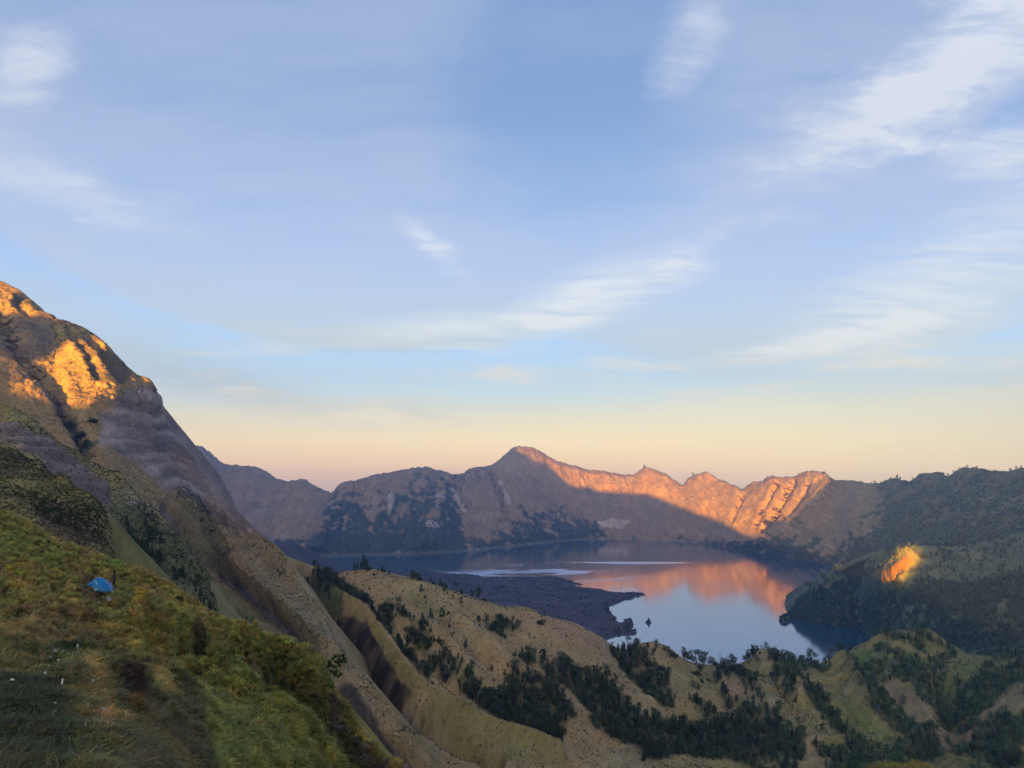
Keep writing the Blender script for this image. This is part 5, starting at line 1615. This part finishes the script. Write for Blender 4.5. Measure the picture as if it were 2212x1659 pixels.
# mountain, ridge, shoulder scrub
for L, n, s0, s1, seed, mul, nm in ((mt, 30000, 0.9, 2.6, 51, 1.0, 'mountain_scrub'), (rg, 15000, 0.5, 1.5, 52, 1.0, 'ridge_scrub'), (sh, 14000, 0.35, 1.0, 53, 1.0, 'shoulder_scrub')):
    base = smooth(L.v, 0.95, 1.1)
    if L is mt:
        base = base * (1 - 0.93 * rockz) * (1 - scree) * (1 - .6 * rocku)
    if L is rg:
        base = base * (1 - .8 * rk)
    p, nn, cc = scatter(L, n, base, seed)
    r = np.random.default_rng(seed)
    darkm = (fbm(p[:, 0] / 30, p[:, 1] / 30, p[:, 2] / 30, 3, .6) + 0.3 * r.normal(size=len(p))) > 0.28
    tint = np.where(darkm[:, None], (0.045, 0.055, 0.028), cc * 1.5)
    stuff(nm, p - np.array([0, 0, .2 * s0]), r.uniform(s0, s1, len(p)) * (np.clip(p[:, 1] / 1400, .3, 1) if L is mt else 1) * np.where(darkm, 1.1, .8), vary(tint, .25, seed, mul), src_bush, .1, seed, None, 'low scrub and dry grass on the ' + nm.split('_')[0])
# far wall scrub
p, nn, cc = scatter(far, 15000, (veg * .9 + .04) * smooth(far.v, .98, 1.1) * (far.P[..., 2] > 6), 61)
stuff('crater_wall_scrub', p - np.array([0, 0, 1.5]), rng.uniform(4, 10, len(p)), vary(np.broadcast_to((0.042, 0.058, 0.038), (len(p), 3)), .3, 62), src_bush, .1, 61, None, 'dark trees and scrub on the far crater wall')
# lava field scrub
mk = (sd < -6) * smooth(fbm(GX / 90, GY / 90, 6.0, 3), -.2, .3) * (cmask < .5)
mk = np.maximum(mk * .5, ((sd < -4) & (sd > -28)) * 1.0)
la.N = normals(la.P)
p, nn, cc = scatter(la, 6500, mk, 63)
stuff('lava_scrub', p - np.array([0, 0, 1]), rng.uniform(3, 8, len(p)), vary(np.broadcast_to((0.028, 0.034, 0.028), (len(p), 3)), .25, 64), src_bush, .1, 65, np.stack([np.ones(len(p))] * 2 + [rng.uniform(.8, 1.8, len(p))], 1), 'sparse dark trees and scrub on the lava field')
print('T stuff', _time.time() - _T0)


# ---------------------------------------------------------------- meadow grass
def tuft_geo(seed, n=30, droop=0.6, h0=0.5, h1=1.0, w=0.035):
    r = np.random.default_rng(seed)
    V, Fc, C = [], [], []
    for i in range(n):
        q = r.random() * 6.283
        d = np.array([math.cos(q), math.sin(q), 0])
        s = np.array([-d[1], d[0], 0]) * w * r.uniform(.6, 1.2)
        b = d * r.random() * .16 + r.normal(size=3) * (0.04, 0.04, 0)
        h = r.uniform(h0, h1)
        o = r.uniform(.15, .75) * droop
        k = len(V)
        pts = [b, b + d * o * .25 * h + (0, 0, .5 * h), b + d * o * .75 * h + (0, 0, .82 * h), b + d * o * 1.35 * h + (0, 0, (.95 - .35 * o) * h)]
        for t, ww in zip(pts, (1, .85, .55, .12)):
            V += [t - s * ww, t + s * ww]
            c = 0.55 + .5 * (t[2] / h1) + .12 * r.normal()
            C += [[c, c, c]] * 2
        Fc += [[k + 2 * m_, k + 2 * m_ + 1, k + 2 * m_ + 3, k + 2 * m_ + 2] for m_ in range(3)]
    return np.array(V), np.array(Fc), np.clip(np.array(C), .3, 1.3)


src_tuft = [make_source('grass_tuft_%s' % 'abcdef'[k], *tuft_geo(200 + k, 34, (.6, .9, 1.2, .8, 1.0, .7)[k]), M['grass']) for k in range(6)]
vism = smooth(ne.v, 0.98, 1.06) * ((ne.px < 930) | (ne.px > 1820)) * (ne.py < 1700)
dist = np.clip(ne.P[..., 1], 5, 140)
tops = 1 - .85 * farm * smooth(.80 - hum, .2, .7)
ne.C = C_top
bare_ = np.zeros(P.shape[:2])
SC = [(660, 432), (550, 730), (1108, 790), (750, 870), (1236, 1172), (1478, 1236), (680, 1110), (180, 824), (20, 720), (912, 370), (1246, 735), (1088, 1150)]
for x_, y_ in SC:
    bare_ = np.maximum(bare_, np.exp(-((ne.px - .1875 * x_) / 9) ** 2 - (np.clip(ne.py - 1348 - .1875 * y_, -6, 99) / 22) ** 2))
tops = tops * (1 - .93 * bare_)
p, nn, cc = scatter(ne, 66000, vism * (1 - .75 * bowl) * tops, 71)
hue = fbm(p[:, 0] / 1.6, p[:, 1] / 1.6, p[:, 2] / 1.6, 3, .6)[:, None]
tint = cc * (3.4 + 2.6 * hue) * np.where(hue > .12, (1.04, .93, .80), (.93, .93, 1.0))
straw = rng.random(len(p)) < .13
tint = np.where(straw[:, None], tint * .5 + np.array((0.17, 0.125, 0.055)) * .6, tint)
dd = p[:, 1]
size = np.interp(dd, [6, 15, 40, 100, 150], [.20, .27, .42, .62, .8]) * rng.uniform(.6, 1.3, len(p))
flat = np.stack([rng.uniform(.9, 1.5, len(p))] * 2 + [rng.uniform(.6, 1.1, len(p))], 1)
stuff('meadow_grass', p - np.array([0, 0, .03]), size, vary(tint, .18, 72), src_tuft, .22, 73, flat, 'yellow-green tussock grass covering the near slope')
# tussock mounds
p, nn, cc = scatter(ne, 11000, vism * smooth(dist, 25, 50) * (1 - bowl), 74)
stuff('tussock_mounds', p - np.array([0, 0, .12]), np.interp(p[:, 1], [20, 60, 140], [.35, .5, .75]) * rng.uniform(.6, 1.3, len(p)), vary(cc, .3, 75, 1.35), src_bush, .15, 76, np.stack([np.ones(len(p))] * 2 + [np.full(len(p), .75)], 1), 'rounded grass mounds on the near slope')
p, nn, cc = scatter(ne, 3800, vism * bowl, 77)
hb = rng.random(len(p))[:, None]
stuff('hollow_shrubs', p - np.array([0, 0, .1]), rng.uniform(.45, .95, len(p)), vary(np.where(hb < .45, (0.105, 0.105, 0.032), (0.055, 0.058, 0.022)), .25, 78), src_bush, .15, 79, None, 'round dark shrubs crowding the hollow of the near slope')
# dark low herbs and small white flower heads in the shaded corner
darkz = zone(ne, [(-60, 1460), (0, 1450), (150, 1440), (240, 1480), (180, 1600), (150, 1700), (-60, 1700)], 10, 10)
p, nn, cc = scatter(ne, 5200, vism * darkz, 81)
stuff('dark_herbs', p, rng.uniform(.09, .2, len(p)), vary(np.broadcast_to((0.035, 0.05, 0.022), (len(p), 3)), .35, 82), src_bush, .2, 83, None, 'dark leafy herbs in the shaded corner of the meadow')
fl = []
r = np.random.default_rng(9)
for k in range(7):
    q = k * 6.283 / 6
    fl.append(tube([(math.cos(q) * .5 * (k > 0), math.sin(q) * .5 * (k > 0), .1 * (k == 0)), (math.cos(q) * .2 * (k > 0), math.sin(q) * .2 * (k > 0), .45)], [.28, .2], 6) + ((1, 1, 1),))
src_fl = [make_source('flower_head', *join(fl), M['inst_foliage'])]
fz = zone(ne, [(20, 1425), (80, 1410), (150, 1420), (175, 1445), (150, 1475), (80, 1480), (20, 1450)], 10, 10)
p, nn, cc = scatter(ne, 170, vism * (fz + .02), 84)
stuff('small_flowers', p + np.array([0, -.1, .36]), rng.uniform(.02, .05, len(p)) * p[:, 1] / 20, np.broadcast_to((0.55, 0.56, 0.50), (len(p), 3)), src_fl, .5, 85, None, 'tiny white flower heads among dark herbs')

# ---------------------------------------------------------------- single things on the near slope
m_paper = mat_simple('white_scrap', (0.62, 0.63, 0.68), .8, .2, .12, 8)
scr = [(660, 432, 62, 40, 'rounded pale scrap lying beside the small white flowers'), (550, 730, 44, 50, 'white crumpled scrap in the dark grass left of the bright green tuft'),
       (1100, 812, 56, 40, 'white crumpled scrap just above the round brown hollow'), (1116, 768, 40, 26, 'small white scrap above the crumpled one near the brown hollow'),
       (750, 870, 26, 100, 'tall narrow white scrap hanging in dark grass left of the golden tussocks'), (1236, 1172, 70, 20, 'flat white strip lying under the round brown hollow'),
       (1478, 1236, 34, 80, 'upright greyish white scrap in brown grass below the right golden tussock'), (680, 1110, 46, 16, 'thin white sliver in dark grass left of the blue-green plant'),
       (180, 824, 70, 34, 'wide pale scrap in the dark grass near the left edge'), (20, 720, 36, 34, 'small white scrap touching the left edge of the picture'),
       (912, 370, 40, 56, 'dull pinkish white scrap at the top edge of the dark grass'), (1246, 735, 30, 22, 'tiny pale scrap right of the pair above the brown hollow')]
for i, (x, y, w, h, lab) in enumerate(scr):
    px, py = .1875 * x, 1348 + .1875 * y
    loc, nr = ground_at(px, py, ['near'])
    r = np.random.default_rng(300 + i)
    k = .12 * loc.y / F
    nu, nv = 9, 7
    U, V_ = np.meshgrid(np.linspace(-.5, .5, nu), np.linspace(-.5, .5, nv))
    X = U * w * k * (1 - .35 * np.abs(V_)) + r.normal(size=U.shape) * w * k * .05
    Z = V_ * h * k * (1 - .3 * np.abs(U)) + r.normal(size=U.shape) * h * k * .05
    Y = .25 * w * k * fbm(U * 3 + i, V_ * 3, .5, 3) * 2
    vv_ = np.stack([X, Y, Z], -1)
    vv2 = np.concatenate([vv_.reshape(-1, 3), (vv_ + (0, .004, 0)).reshape(-1, 3)])
    idx = np.arange(nu * nv).reshape(nv, nu)
    q = np.stack([idx[:-1, :-1], idx[:-1, 1:], idx[1:, 1:], idx[1:, :-1]], -1).reshape(-1, 4)
    me = mesh_from('paper_scrap', vv2, np.concatenate([q, q[:, ::-1] + nu * nv]), m_paper)
    o = link('paper_scrap', me)
    o.location = loc + Vector((0, -.15, h * k * .5 + .34))
    o.rotation_euler = (random.uniform(-.4, .1), 0, random.uniform(-.3, .3))
    tag(o, lab, 'scrap', 'white scraps in the dark grass')


def single_tuft(name, px, py, hp, cols, lab, cat, grp, droop=1.1, n=260, w=.02, wide=1.0, nm2='blades'):
    loc, nr = ground_at(px, py, ['near'])
    h = hp / F * loc.y
    V, Fc, C = tuft_geo(int(px * 7 + py), n, droop, .5, 1.0, w)
    V[:, :2] += (np.repeat(np.random.default_rng(int(px)).normal(size=(n, 2)) * .16, 8, 0))
    r = np.random.default_rng(int(py))
    cc = np.array(cols)[r.integers(0, len(cols), n)]
    C = C * np.repeat(cc, 8, 0)
    o = link(name, mesh_from(name, V * np.array([h * wide, h * wide, h]), Fc, M['foliage'], False, C))
    o.location = loc - Vector((0, 0, .03))
    tag(o, lab, cat, grp)
    return o


GOLD = [(0.33, 0.20, 0.06), (0.26, 0.16, 0.055), (0.38, 0.25, 0.09), (0.16, 0.09, 0.035)]
for px, py, hp, lab in [(176, 1522, 44, 'golden dry grass tussock left of the round brown hollow'), (165, 1562, 42, 'golden dry tussock directly left of the blue-green plant'),
                        (282, 1540, 48, 'bright golden tussock on the right side of the round brown hollow'), (312, 1572, 40, 'golden dry tussock below right of the brown hollow'),
                        (205, 1600, 38, 'brownish golden tussock just below the blue-green plant'), (173, 1622, 30, 'small orange dry tussock low beside the dark grass'),
                        (258, 1602, 32, 'orange-brown tussock between the flat strip and the upright scrap'), (8, 1655, 46, 'pale golden grass clump in the bottom left corner'),
                        (318, 1655, 34, 'dry golden tussock near the bottom edge under the brown grass')]:
    single_tuft('grass_tussock', px, py, hp, GOLD, lab, 'grass tussock', 'golden dry tussocks in the near corner', 1.25, 320, .016, 1.05)
single_tuft('grass_tussock', 190, 1490, 34, [(0.16, 0.24, 0.04), (0.20, 0.26, 0.06)], 'bright green grass tuft above the white scraps', 'grass tussock', 'green tufts', 1.0, 160, .018)
single_tuft('spiky_plant', 204, 1572, 34, [(0.12, 0.20, 0.17), (0.18, 0.27, 0.24)], 'blue-green spiky plant between golden tussocks', 'plant', 'blue-green plants', .9, 90, .03, 1.0)
single_tuft('spiky_plant', 308, 1533, 22, [(0.12, 0.20, 0.17), (0.18, 0.27, 0.24)], 'small blue-green plant right of the bright golden tussock', 'plant', 'blue-green plants', .9, 60, .03, 1.0)
single_tuft('spiky_plant', 247, 1392, 14, [(0.12, 0.20, 0.15), (0.18, 0.27, 0.2)], 'pale blue-green plant on the middle of the near slope', 'plant', 'blue-green plants', .9, 60, .05, 1.4)

# dark bushes standing on the near slope
for px, py, hp, wd, lab in [(103, 1176, 15, .9, 'small dark bush on the grassy crest left of the tent'), (208, 1226, 11, 1.1, 'dark low bush on the slope just above the tent'),
                            (388, 1296, 13, 1.2, 'grey-green bush on the crest right of the tent')]:
    loc, nr = ground_at(px, py, ['near'])
    add_tree('bush', loc, hp / F * loc.y, wd, lab, 'bushes on the near slope')
for px, py, hp, wd, lab in [(200, 912, 15, 1.5, 'round green bush alone on the olive mountain face above the pale cliff'), (150, 925, 24, 1.2, 'dark bush at the top of the bush-filled mountain gully'), (172, 948, 24, 1.3, 'dark bush in the middle of the bush-filled mountain gully'), (188, 962, 18, 1.3, 'dark bush at the foot of the bush-filled mountain gully')]:
    loc, nr = ground_at(px, py, ['ridge', 'mount'])
    add_tree('bush', loc, hp / F * loc.y, wd, lab, 'bushes on the mountain face')

# the crooked tree on the edge of the near slope
loc, nr = ground_at(704, 1469, ['near'])
base = np.array(loc) + (0, 0, -.15)
u = loc.y / F
o = bpy.data.objects.new('crooked_tree', None); coll.objects.link(o); o.location = base
tag(o, 'crooked small tree with clumped dark green crown leaning out from the slope edge', 'tree')
T = lambda x, y, d=0: np.array([(x - 704) * u, d, (1470 - y) * u])
parts = [tube([T(704, 1472), T(708, 1461), T(713, 1454), T(718, 1446, .1), T(721, 1438, .1), T(723, 1430, .1)], [.075, .06, .05, .045, .035, .02], 7) + ((.07, .055, .05),),
         tube([T(718, 1446, .1), T(727, 1437), T(735, 1430, -.1)], [.035, .025, .015], 5) + ((.07, .055, .05),), tube([T(721, 1438), T(714, 1432, .2), T(709, 1428, .2)], [.03, .02, .01], 5) + ((.07, .055, .05),),
         tube([T(715, 1452), T(722, 1453, -.1), T(728, 1455, -.2)], [.03, .02, .01], 5) + ((.07, .055, .05),)]
v_, f_, c_ = join(parts)
link('trunk', mesh_from('crooked_trunk', v_, f_, M['bark'], True, c_), o)
cl = [(716, 1424), (721, 1419), (727, 1421), (731, 1424), (738, 1419), (742, 1424), (744, 1429), (735, 1430), (712, 1432), (709, 1438), (716, 1438), (722, 1432), (729, 1432), (723, 1442), (727, 1448), (720, 1450), (714, 1449), (724, 1456), (730, 1459), (735, 1456), (712, 1428), (733, 1436)]
r = np.random.default_rng(77)
cen = np.array([T(x, y, r.normal() * .18) for x, y in cl])
v_, f_, c_ = leaves(cen, np.full(len(cl), 4.6 * u), r, 70, (0.040, 0.072, 0.022), .8, 0)
link('crown', mesh_from('crooked_crown', v_, f_, M['foliage'], False, c_), o)

# ---------------------------------------------------------------- tent
m_fly = mat_simple('blue_nylon', (0.004, 0.17, 0.42), .5, .35, .10, 2)
m_trim = mat_simple('pale_webbing', (0.45, 0.47, 0.36), .7, .2, .1, 5)
m_patch = mat_simple('yellow_print', (0.42, 0.52, 0.38), .7, .2, .1, 5)
m_in = mat_simple('dark_mesh', (0.02, 0.03, 0.05), .9, .1, .1, 5)
loc, nr = ground_at(214, 1279, ['near'])
tent = bpy.data.objects.new('tent', None); coll.objects.link(tent)
tent.location = loc + Vector((0, 0, .22)); tent.rotation_euler = (0, math.radians(9), 0)
tag(tent, 'blue dome tent with pale trim pitched on the grassy slope', 'tent')
su = .86 * loc.y / F / .0542
xs = np.linspace(-1.75, 1.75, 25)
top = pchip([(-1.75, .06), (-1.45, .55), (-1.0, 1.05), (-.45, 1.52), (.0, 1.42), (.35, 1.40), (.55, 1.20), (.95, 1.12), (1.3, .75), (1.75, .05)], xs)
wid = pchip([(-1.75, .25), (-1.2, .95), (-.3, 1.25), (.6, 1.2), (1.3, .8), (1.75, .2)], xs)
ph = np.linspace(0, math.pi, 17)
Vt = []
for i, x in enumerate(xs):
    for a in ph:
        ca_, sa_ = math.cos(a), math.sin(a)
        Vt.append((x + .10 * ca_, wid[i] * np.sign(ca_) * abs(ca_) ** .8, top[i] * abs(sa_) ** .82 * (1 - .05 * abs(math.sin(2 * a)))))
Vt = np.array(Vt) * su
ix = np.arange(len(Vt)).reshape(len(xs), -1)
qf = np.stack([ix[:-1, :-1], ix[1:, :-1], ix[1:, 1:], ix[:-1, 1:]], -1).reshape(-1, 4)
fly = link('rain_fly', mesh_from('rain_fly', Vt, qf, m_fly), tent)
G3 = Vt.reshape(len(xs), len(ph), 3)
ctr = np.array([0, 0, .5])


def strip(pts, r_, mat, name, parent):
    pts = np.array(pts)
    out_ = pts + (pts - ctr * su) / np.linalg.norm(pts - ctr * su, axis=1)[:, None] * .012
    v_, f_ = tube(out_, [r_] * len(out_), 5)
    return link(name, mesh_from(name, v_, f_, mat), parent)


strip([G3[i, 8 + int(round((i - 9) * .0))] for i in range(0, 10)], .018, m_trim, 'seam', fly)
strip([G3[i, 9] for i in range(16, 25)], .02, m_trim, 'seam', fly)
strip([G3[8, k] for k in range(9, 17)], .012, m_fly, 'seam', fly)
strip([G3[i, 15] for i in range(2, 23)], .018, m_trim, 'hem', fly)
for (i, j, di, dj) in ((8, 10, 1, 1), (10, 11, 2, 1), (12, 12, 1, 1), (12, 15, 3, 0), (3, 14, 1, 1), (6, 9, 2, 0)):
    a = G3[i, j]; b = G3[min(i + di, 24), j]; c_ = G3[min(i + di, 24), min(j + max(dj, 1), 16)]; d = G3[i, min(j + max(dj, 1), 16)]
    q = np.array([a, b, c_, d]); n_ = (q.mean(0) - ctr * su); n_ /= np.linalg.norm(n_)
    q = q.mean(0) + (q - q.mean(0)) * .75
    link('printed_patch', mesh_from('printed_patch', np.concatenate([q + n_ * .02, q + n_ * .012]), [[0, 1, 2, 3], [7, 6, 5, 4], [0, 4, 5, 1], [1, 5, 6, 2], [2, 6, 7, 3], [3, 7, 4, 0]], m_patch, False), fly)
Vi = Vt * np.array([.93, .93, .9])
link('inner_tent', mesh_from('inner_tent', Vi, qf, m_in), tent)
for sx, sy in ((-1.72, -.4), (1.78, -.35), (-.4, -1.3), (.8, -1.2)):
    v_, f_ = tube([(sx * su, sy * su, .05), (sx * 1.25 * su, sy * 1.3 * su, -.12)], [.008, .008], 4)
    link('guy_line', mesh_from('guy_line', v_, f_, m_trim), tent)

# small white bag below the tent
loc, nr = ground_at(232.5, 1300, ['near'])
r = np.random.default_rng(3)
vv_, ff_ = tube([(0, 0, 0), (.01, 0, .08), (.0, 0, .16), (-.02, 0, .25), (-.02, 0, .33)], [.24, .26, .19, .09, .02], 10)
vv_ = vv_ + r.normal(size=vv_.shape) * .015
bag = link('white_bag', mesh_from('white_bag', vv_, ff_, m_paper)); bag.location = loc + Vector((0, -.1, .12)); bag.scale = (1.2, 1, 1.2)
tag(bag, 'small pointed white bag on the grass below the blue tent', 'bag')

# person by the tent
def build_person():
    loc, nr = ground_at(239, 1273, ['near'])
    nodes = {'pelvis': (0, 0, .90, .145), 'waist': (0, -.01, 1.04, .125), 'chest': (0, 0, 1.24, .155), 'neck': (0, -.02, 1.43, .055), 'head': (0, -.05, 1.52, .085), 'crown': (0, -.05, 1.62, .085),
             'hipL': (.09, 0, .84, .095), 'kneeL': (.10, -.05, .48, .062), 'ankL': (.10, .0, .10, .042), 'toeL': (.11, -.15, .04, .036),
             'hipR': (-.09, 0, .84, .095), 'kneeR': (-.11, -.03, .48, .062), 'ankR': (-.12, .03, .10, .042), 'toeR': (-.13, -.12, .04, .036),
             'shL': (.17, 0, 1.34, .065), 'elL': (.23, -.05, 1.06, .047), 'wrL': (.18, -.22, .92, .030), 'paL': (.17, -.28, .90, .030),
             'shR': (-.17, 0, 1.34, .065), 'elR': (-.24, -.02, 1.06, .047), 'wrR': (-.21, -.16, .86, .030), 'paR': (-.21, -.21, .82, .030)}
    E = [('pelvis', 'waist'), ('waist', 'chest'), ('chest', 'neck'), ('neck', 'head'), ('head', 'crown')]
    for s in 'LR':
        E += [('pelvis', 'hip' + s), ('hip' + s, 'knee' + s), ('knee' + s, 'ank' + s), ('ank' + s, 'toe' + s), ('chest', 'sh' + s), ('sh' + s, 'el' + s), ('el' + s, 'wr' + s), ('wr' + s, 'pa' + s)]
        p = nodes['pa' + s]
        for k, (dx, l) in enumerate(((-.03, .055), (-.01, .07), (.01, .075), (.03, .06))):
            nodes[f'f{s}{k}'] = (p[0] + dx, p[1] - l, p[2] - .02, .010); E.append(('pa' + s, f'f{s}{k}'))
        nodes[f't{s}'] = (p[0] - (.05 if s == 'L' else -.05), p[1] - .02, p[2] + .01, .011); E.append(('pa' + s, f't{s}'))
    names = list(nodes)
    me = bpy.data.meshes.new('person_body')
    me.from_pydata([nodes[n][:3] for n in names], [(names.index(a), names.index(b)) for a, b in E], [])
    body = bpy.data.objects.new('body', me)
    root = bpy.data.objects.new('person', None)
    coll.objects.link(root); coll.objects.link(body); body.parent = root
    md = body.modifiers.new('skin', 'SKIN')
    me.skin_vertices.new() if not me.skin_vertices else None
    for i, n in enumerate(names):
        rr_ = nodes[n][3]
        me.skin_vertices[0].data[i].radius = (rr_ * (1.25 if n in ('chest', 'pelvis', 'waist') else 1), rr_ * (.75 if n in ('chest', 'waist') else 1))
    me.skin_vertices[0].data[0].use_root = True
    body.modifiers.new('smooth', 'SUBSURF').render_levels = 2
    mm, N = mat_new('person_clothes')
    co = N.new('ShaderNodeTexCoord').outputs['Object']
    sp = N.new('ShaderNodeSeparateXYZ'); N.put(sp.inputs[0], co)
    col = N.ramp(sp.outputs[2], [(0, (0.02, 0.02, 0.022, 1)), (.09, (0.018, 0.02, 0.035, 1)), (.88, (0.035, 0.02, 0.055, 1)), (.9999, (0.035, 0.02, 0.055, 1))], 'CONSTANT')
    head = N.math('GREATER_THAN', sp.outputs[2], 1.42)
    hand = N.math('LESS_THAN', sp.outputs[1], -.23)
    col = N.mix(N.math('MAXIMUM', head, N.math('MULTIPLY', hand, N.math('GREATER_THAN', sp.outputs[2], .5))), col, (0.20, 0.12, 0.08, 1))
    bs = N.new('ShaderNodeBsdfPrincipled'); N.put(bs.inputs[0], col); bs.inputs['Roughness'].default_value = .9
    out = N.new('ShaderNodeOutputMaterial'); N.put(out.inputs[0], bs.outputs[0])
    me.materials.append(mm)
    v_, f_ = tube([(0, -.03, 1.47), (0, -.02, 1.53), (0, -.03, 1.60), (0, -.04, 1.66), (0, -.04, 1.70)], [.085, .10, .102, .075, .02], 12)
    link('hair', mesh_from('hair', v_, f_, mat_simple('black_hair', (.012, .01, .01), .8, .2, .2, 20)), root)
    root.location = loc + Vector((0, .6, -.05))
    root.rotation_euler = (0, 0, math.radians(-35))
    tag(root, 'person in dark clothes standing just behind the right end of the blue tent', 'person')


build_person()

# ---------------------------------------------------------------- rock islet in the lake and the steam of the cone
ix_ = Wz(1401.0, float(Dz(1345)), 0.0)
r = np.random.default_rng(8)
parts = []
for dx, h, w_ in ((0, 20, 7), (-6, 9, 6), (6, 7, 6)):
    v_, f_ = tube([(dx, 0, -4), (dx, 1, h * .3), (dx + 1, 0, h * .6), (dx + .5, 0, h * .85), (dx + .5, 0, h)], [w_ * 1.2, w_, w_ * .6, w_ * .35, .3], 9)
    parts.append((v_ + r.normal(size=v_.shape) * .7, f_, (0.04, 0.045, 0.045)))
v_, f_, c_ = join(parts)
isl = link('rock_islet', mesh_from('rock_islet', v_, f_, M['lava'], False, c_)); isl.location = ix_
tag(isl, 'tiny dark pointed rock islet standing alone in the bright lake', 'rock')
stm, N = mat_new('steam_cloud')
pv = N.new('ShaderNodeVolumePrincipled')
pv.inputs['Color'].default_value = (1, 1, 1, 1)
tcn = N.new('ShaderNodeTexCoord').outputs['Object']
nz = N.noise(tcn, 1.6, 3, .6)
ln = N.vmath('LENGTH', tcn)
N.put(pv.inputs['Density'], N.math('MULTIPLY', N.math('MULTIPLY', N.maprange(ln, .2, 1, 1, 0), N.maprange(nz, .35, .6)), .035))
out = N.new('ShaderNodeOutputMaterial'); N.put(out.inputs[1], pv.outputs[0])
for px, py, rx, rz, lab in ((587, 1168, 24, 30, 'left puff of white steam rising from the dark young cone'), (612, 1162, 26, 34, 'right puff of white steam rising from the dark young cone')):
    bm = []
    c0 = Wz(float(px), 4500.0, float(CAMZ + 4500 * (SP + (CY - py) / F * CP) / (CP - (CY - py) / F * SP)))
    me = bpy.data.meshes.new('steam')
    import bmesh
    b_ = bmesh.new(); bmesh.ops.create_icosphere(b_, subdivisions=3, radius=1.0); b_.to_mesh(me); b_.free()
    me.materials.append(stm)
    so = link('steam', me); so.location = c0; so.scale = (rx, rx, rz)
    tag(so, lab, None, None, 'stuff')
print('T end', _time.time() - _T0)
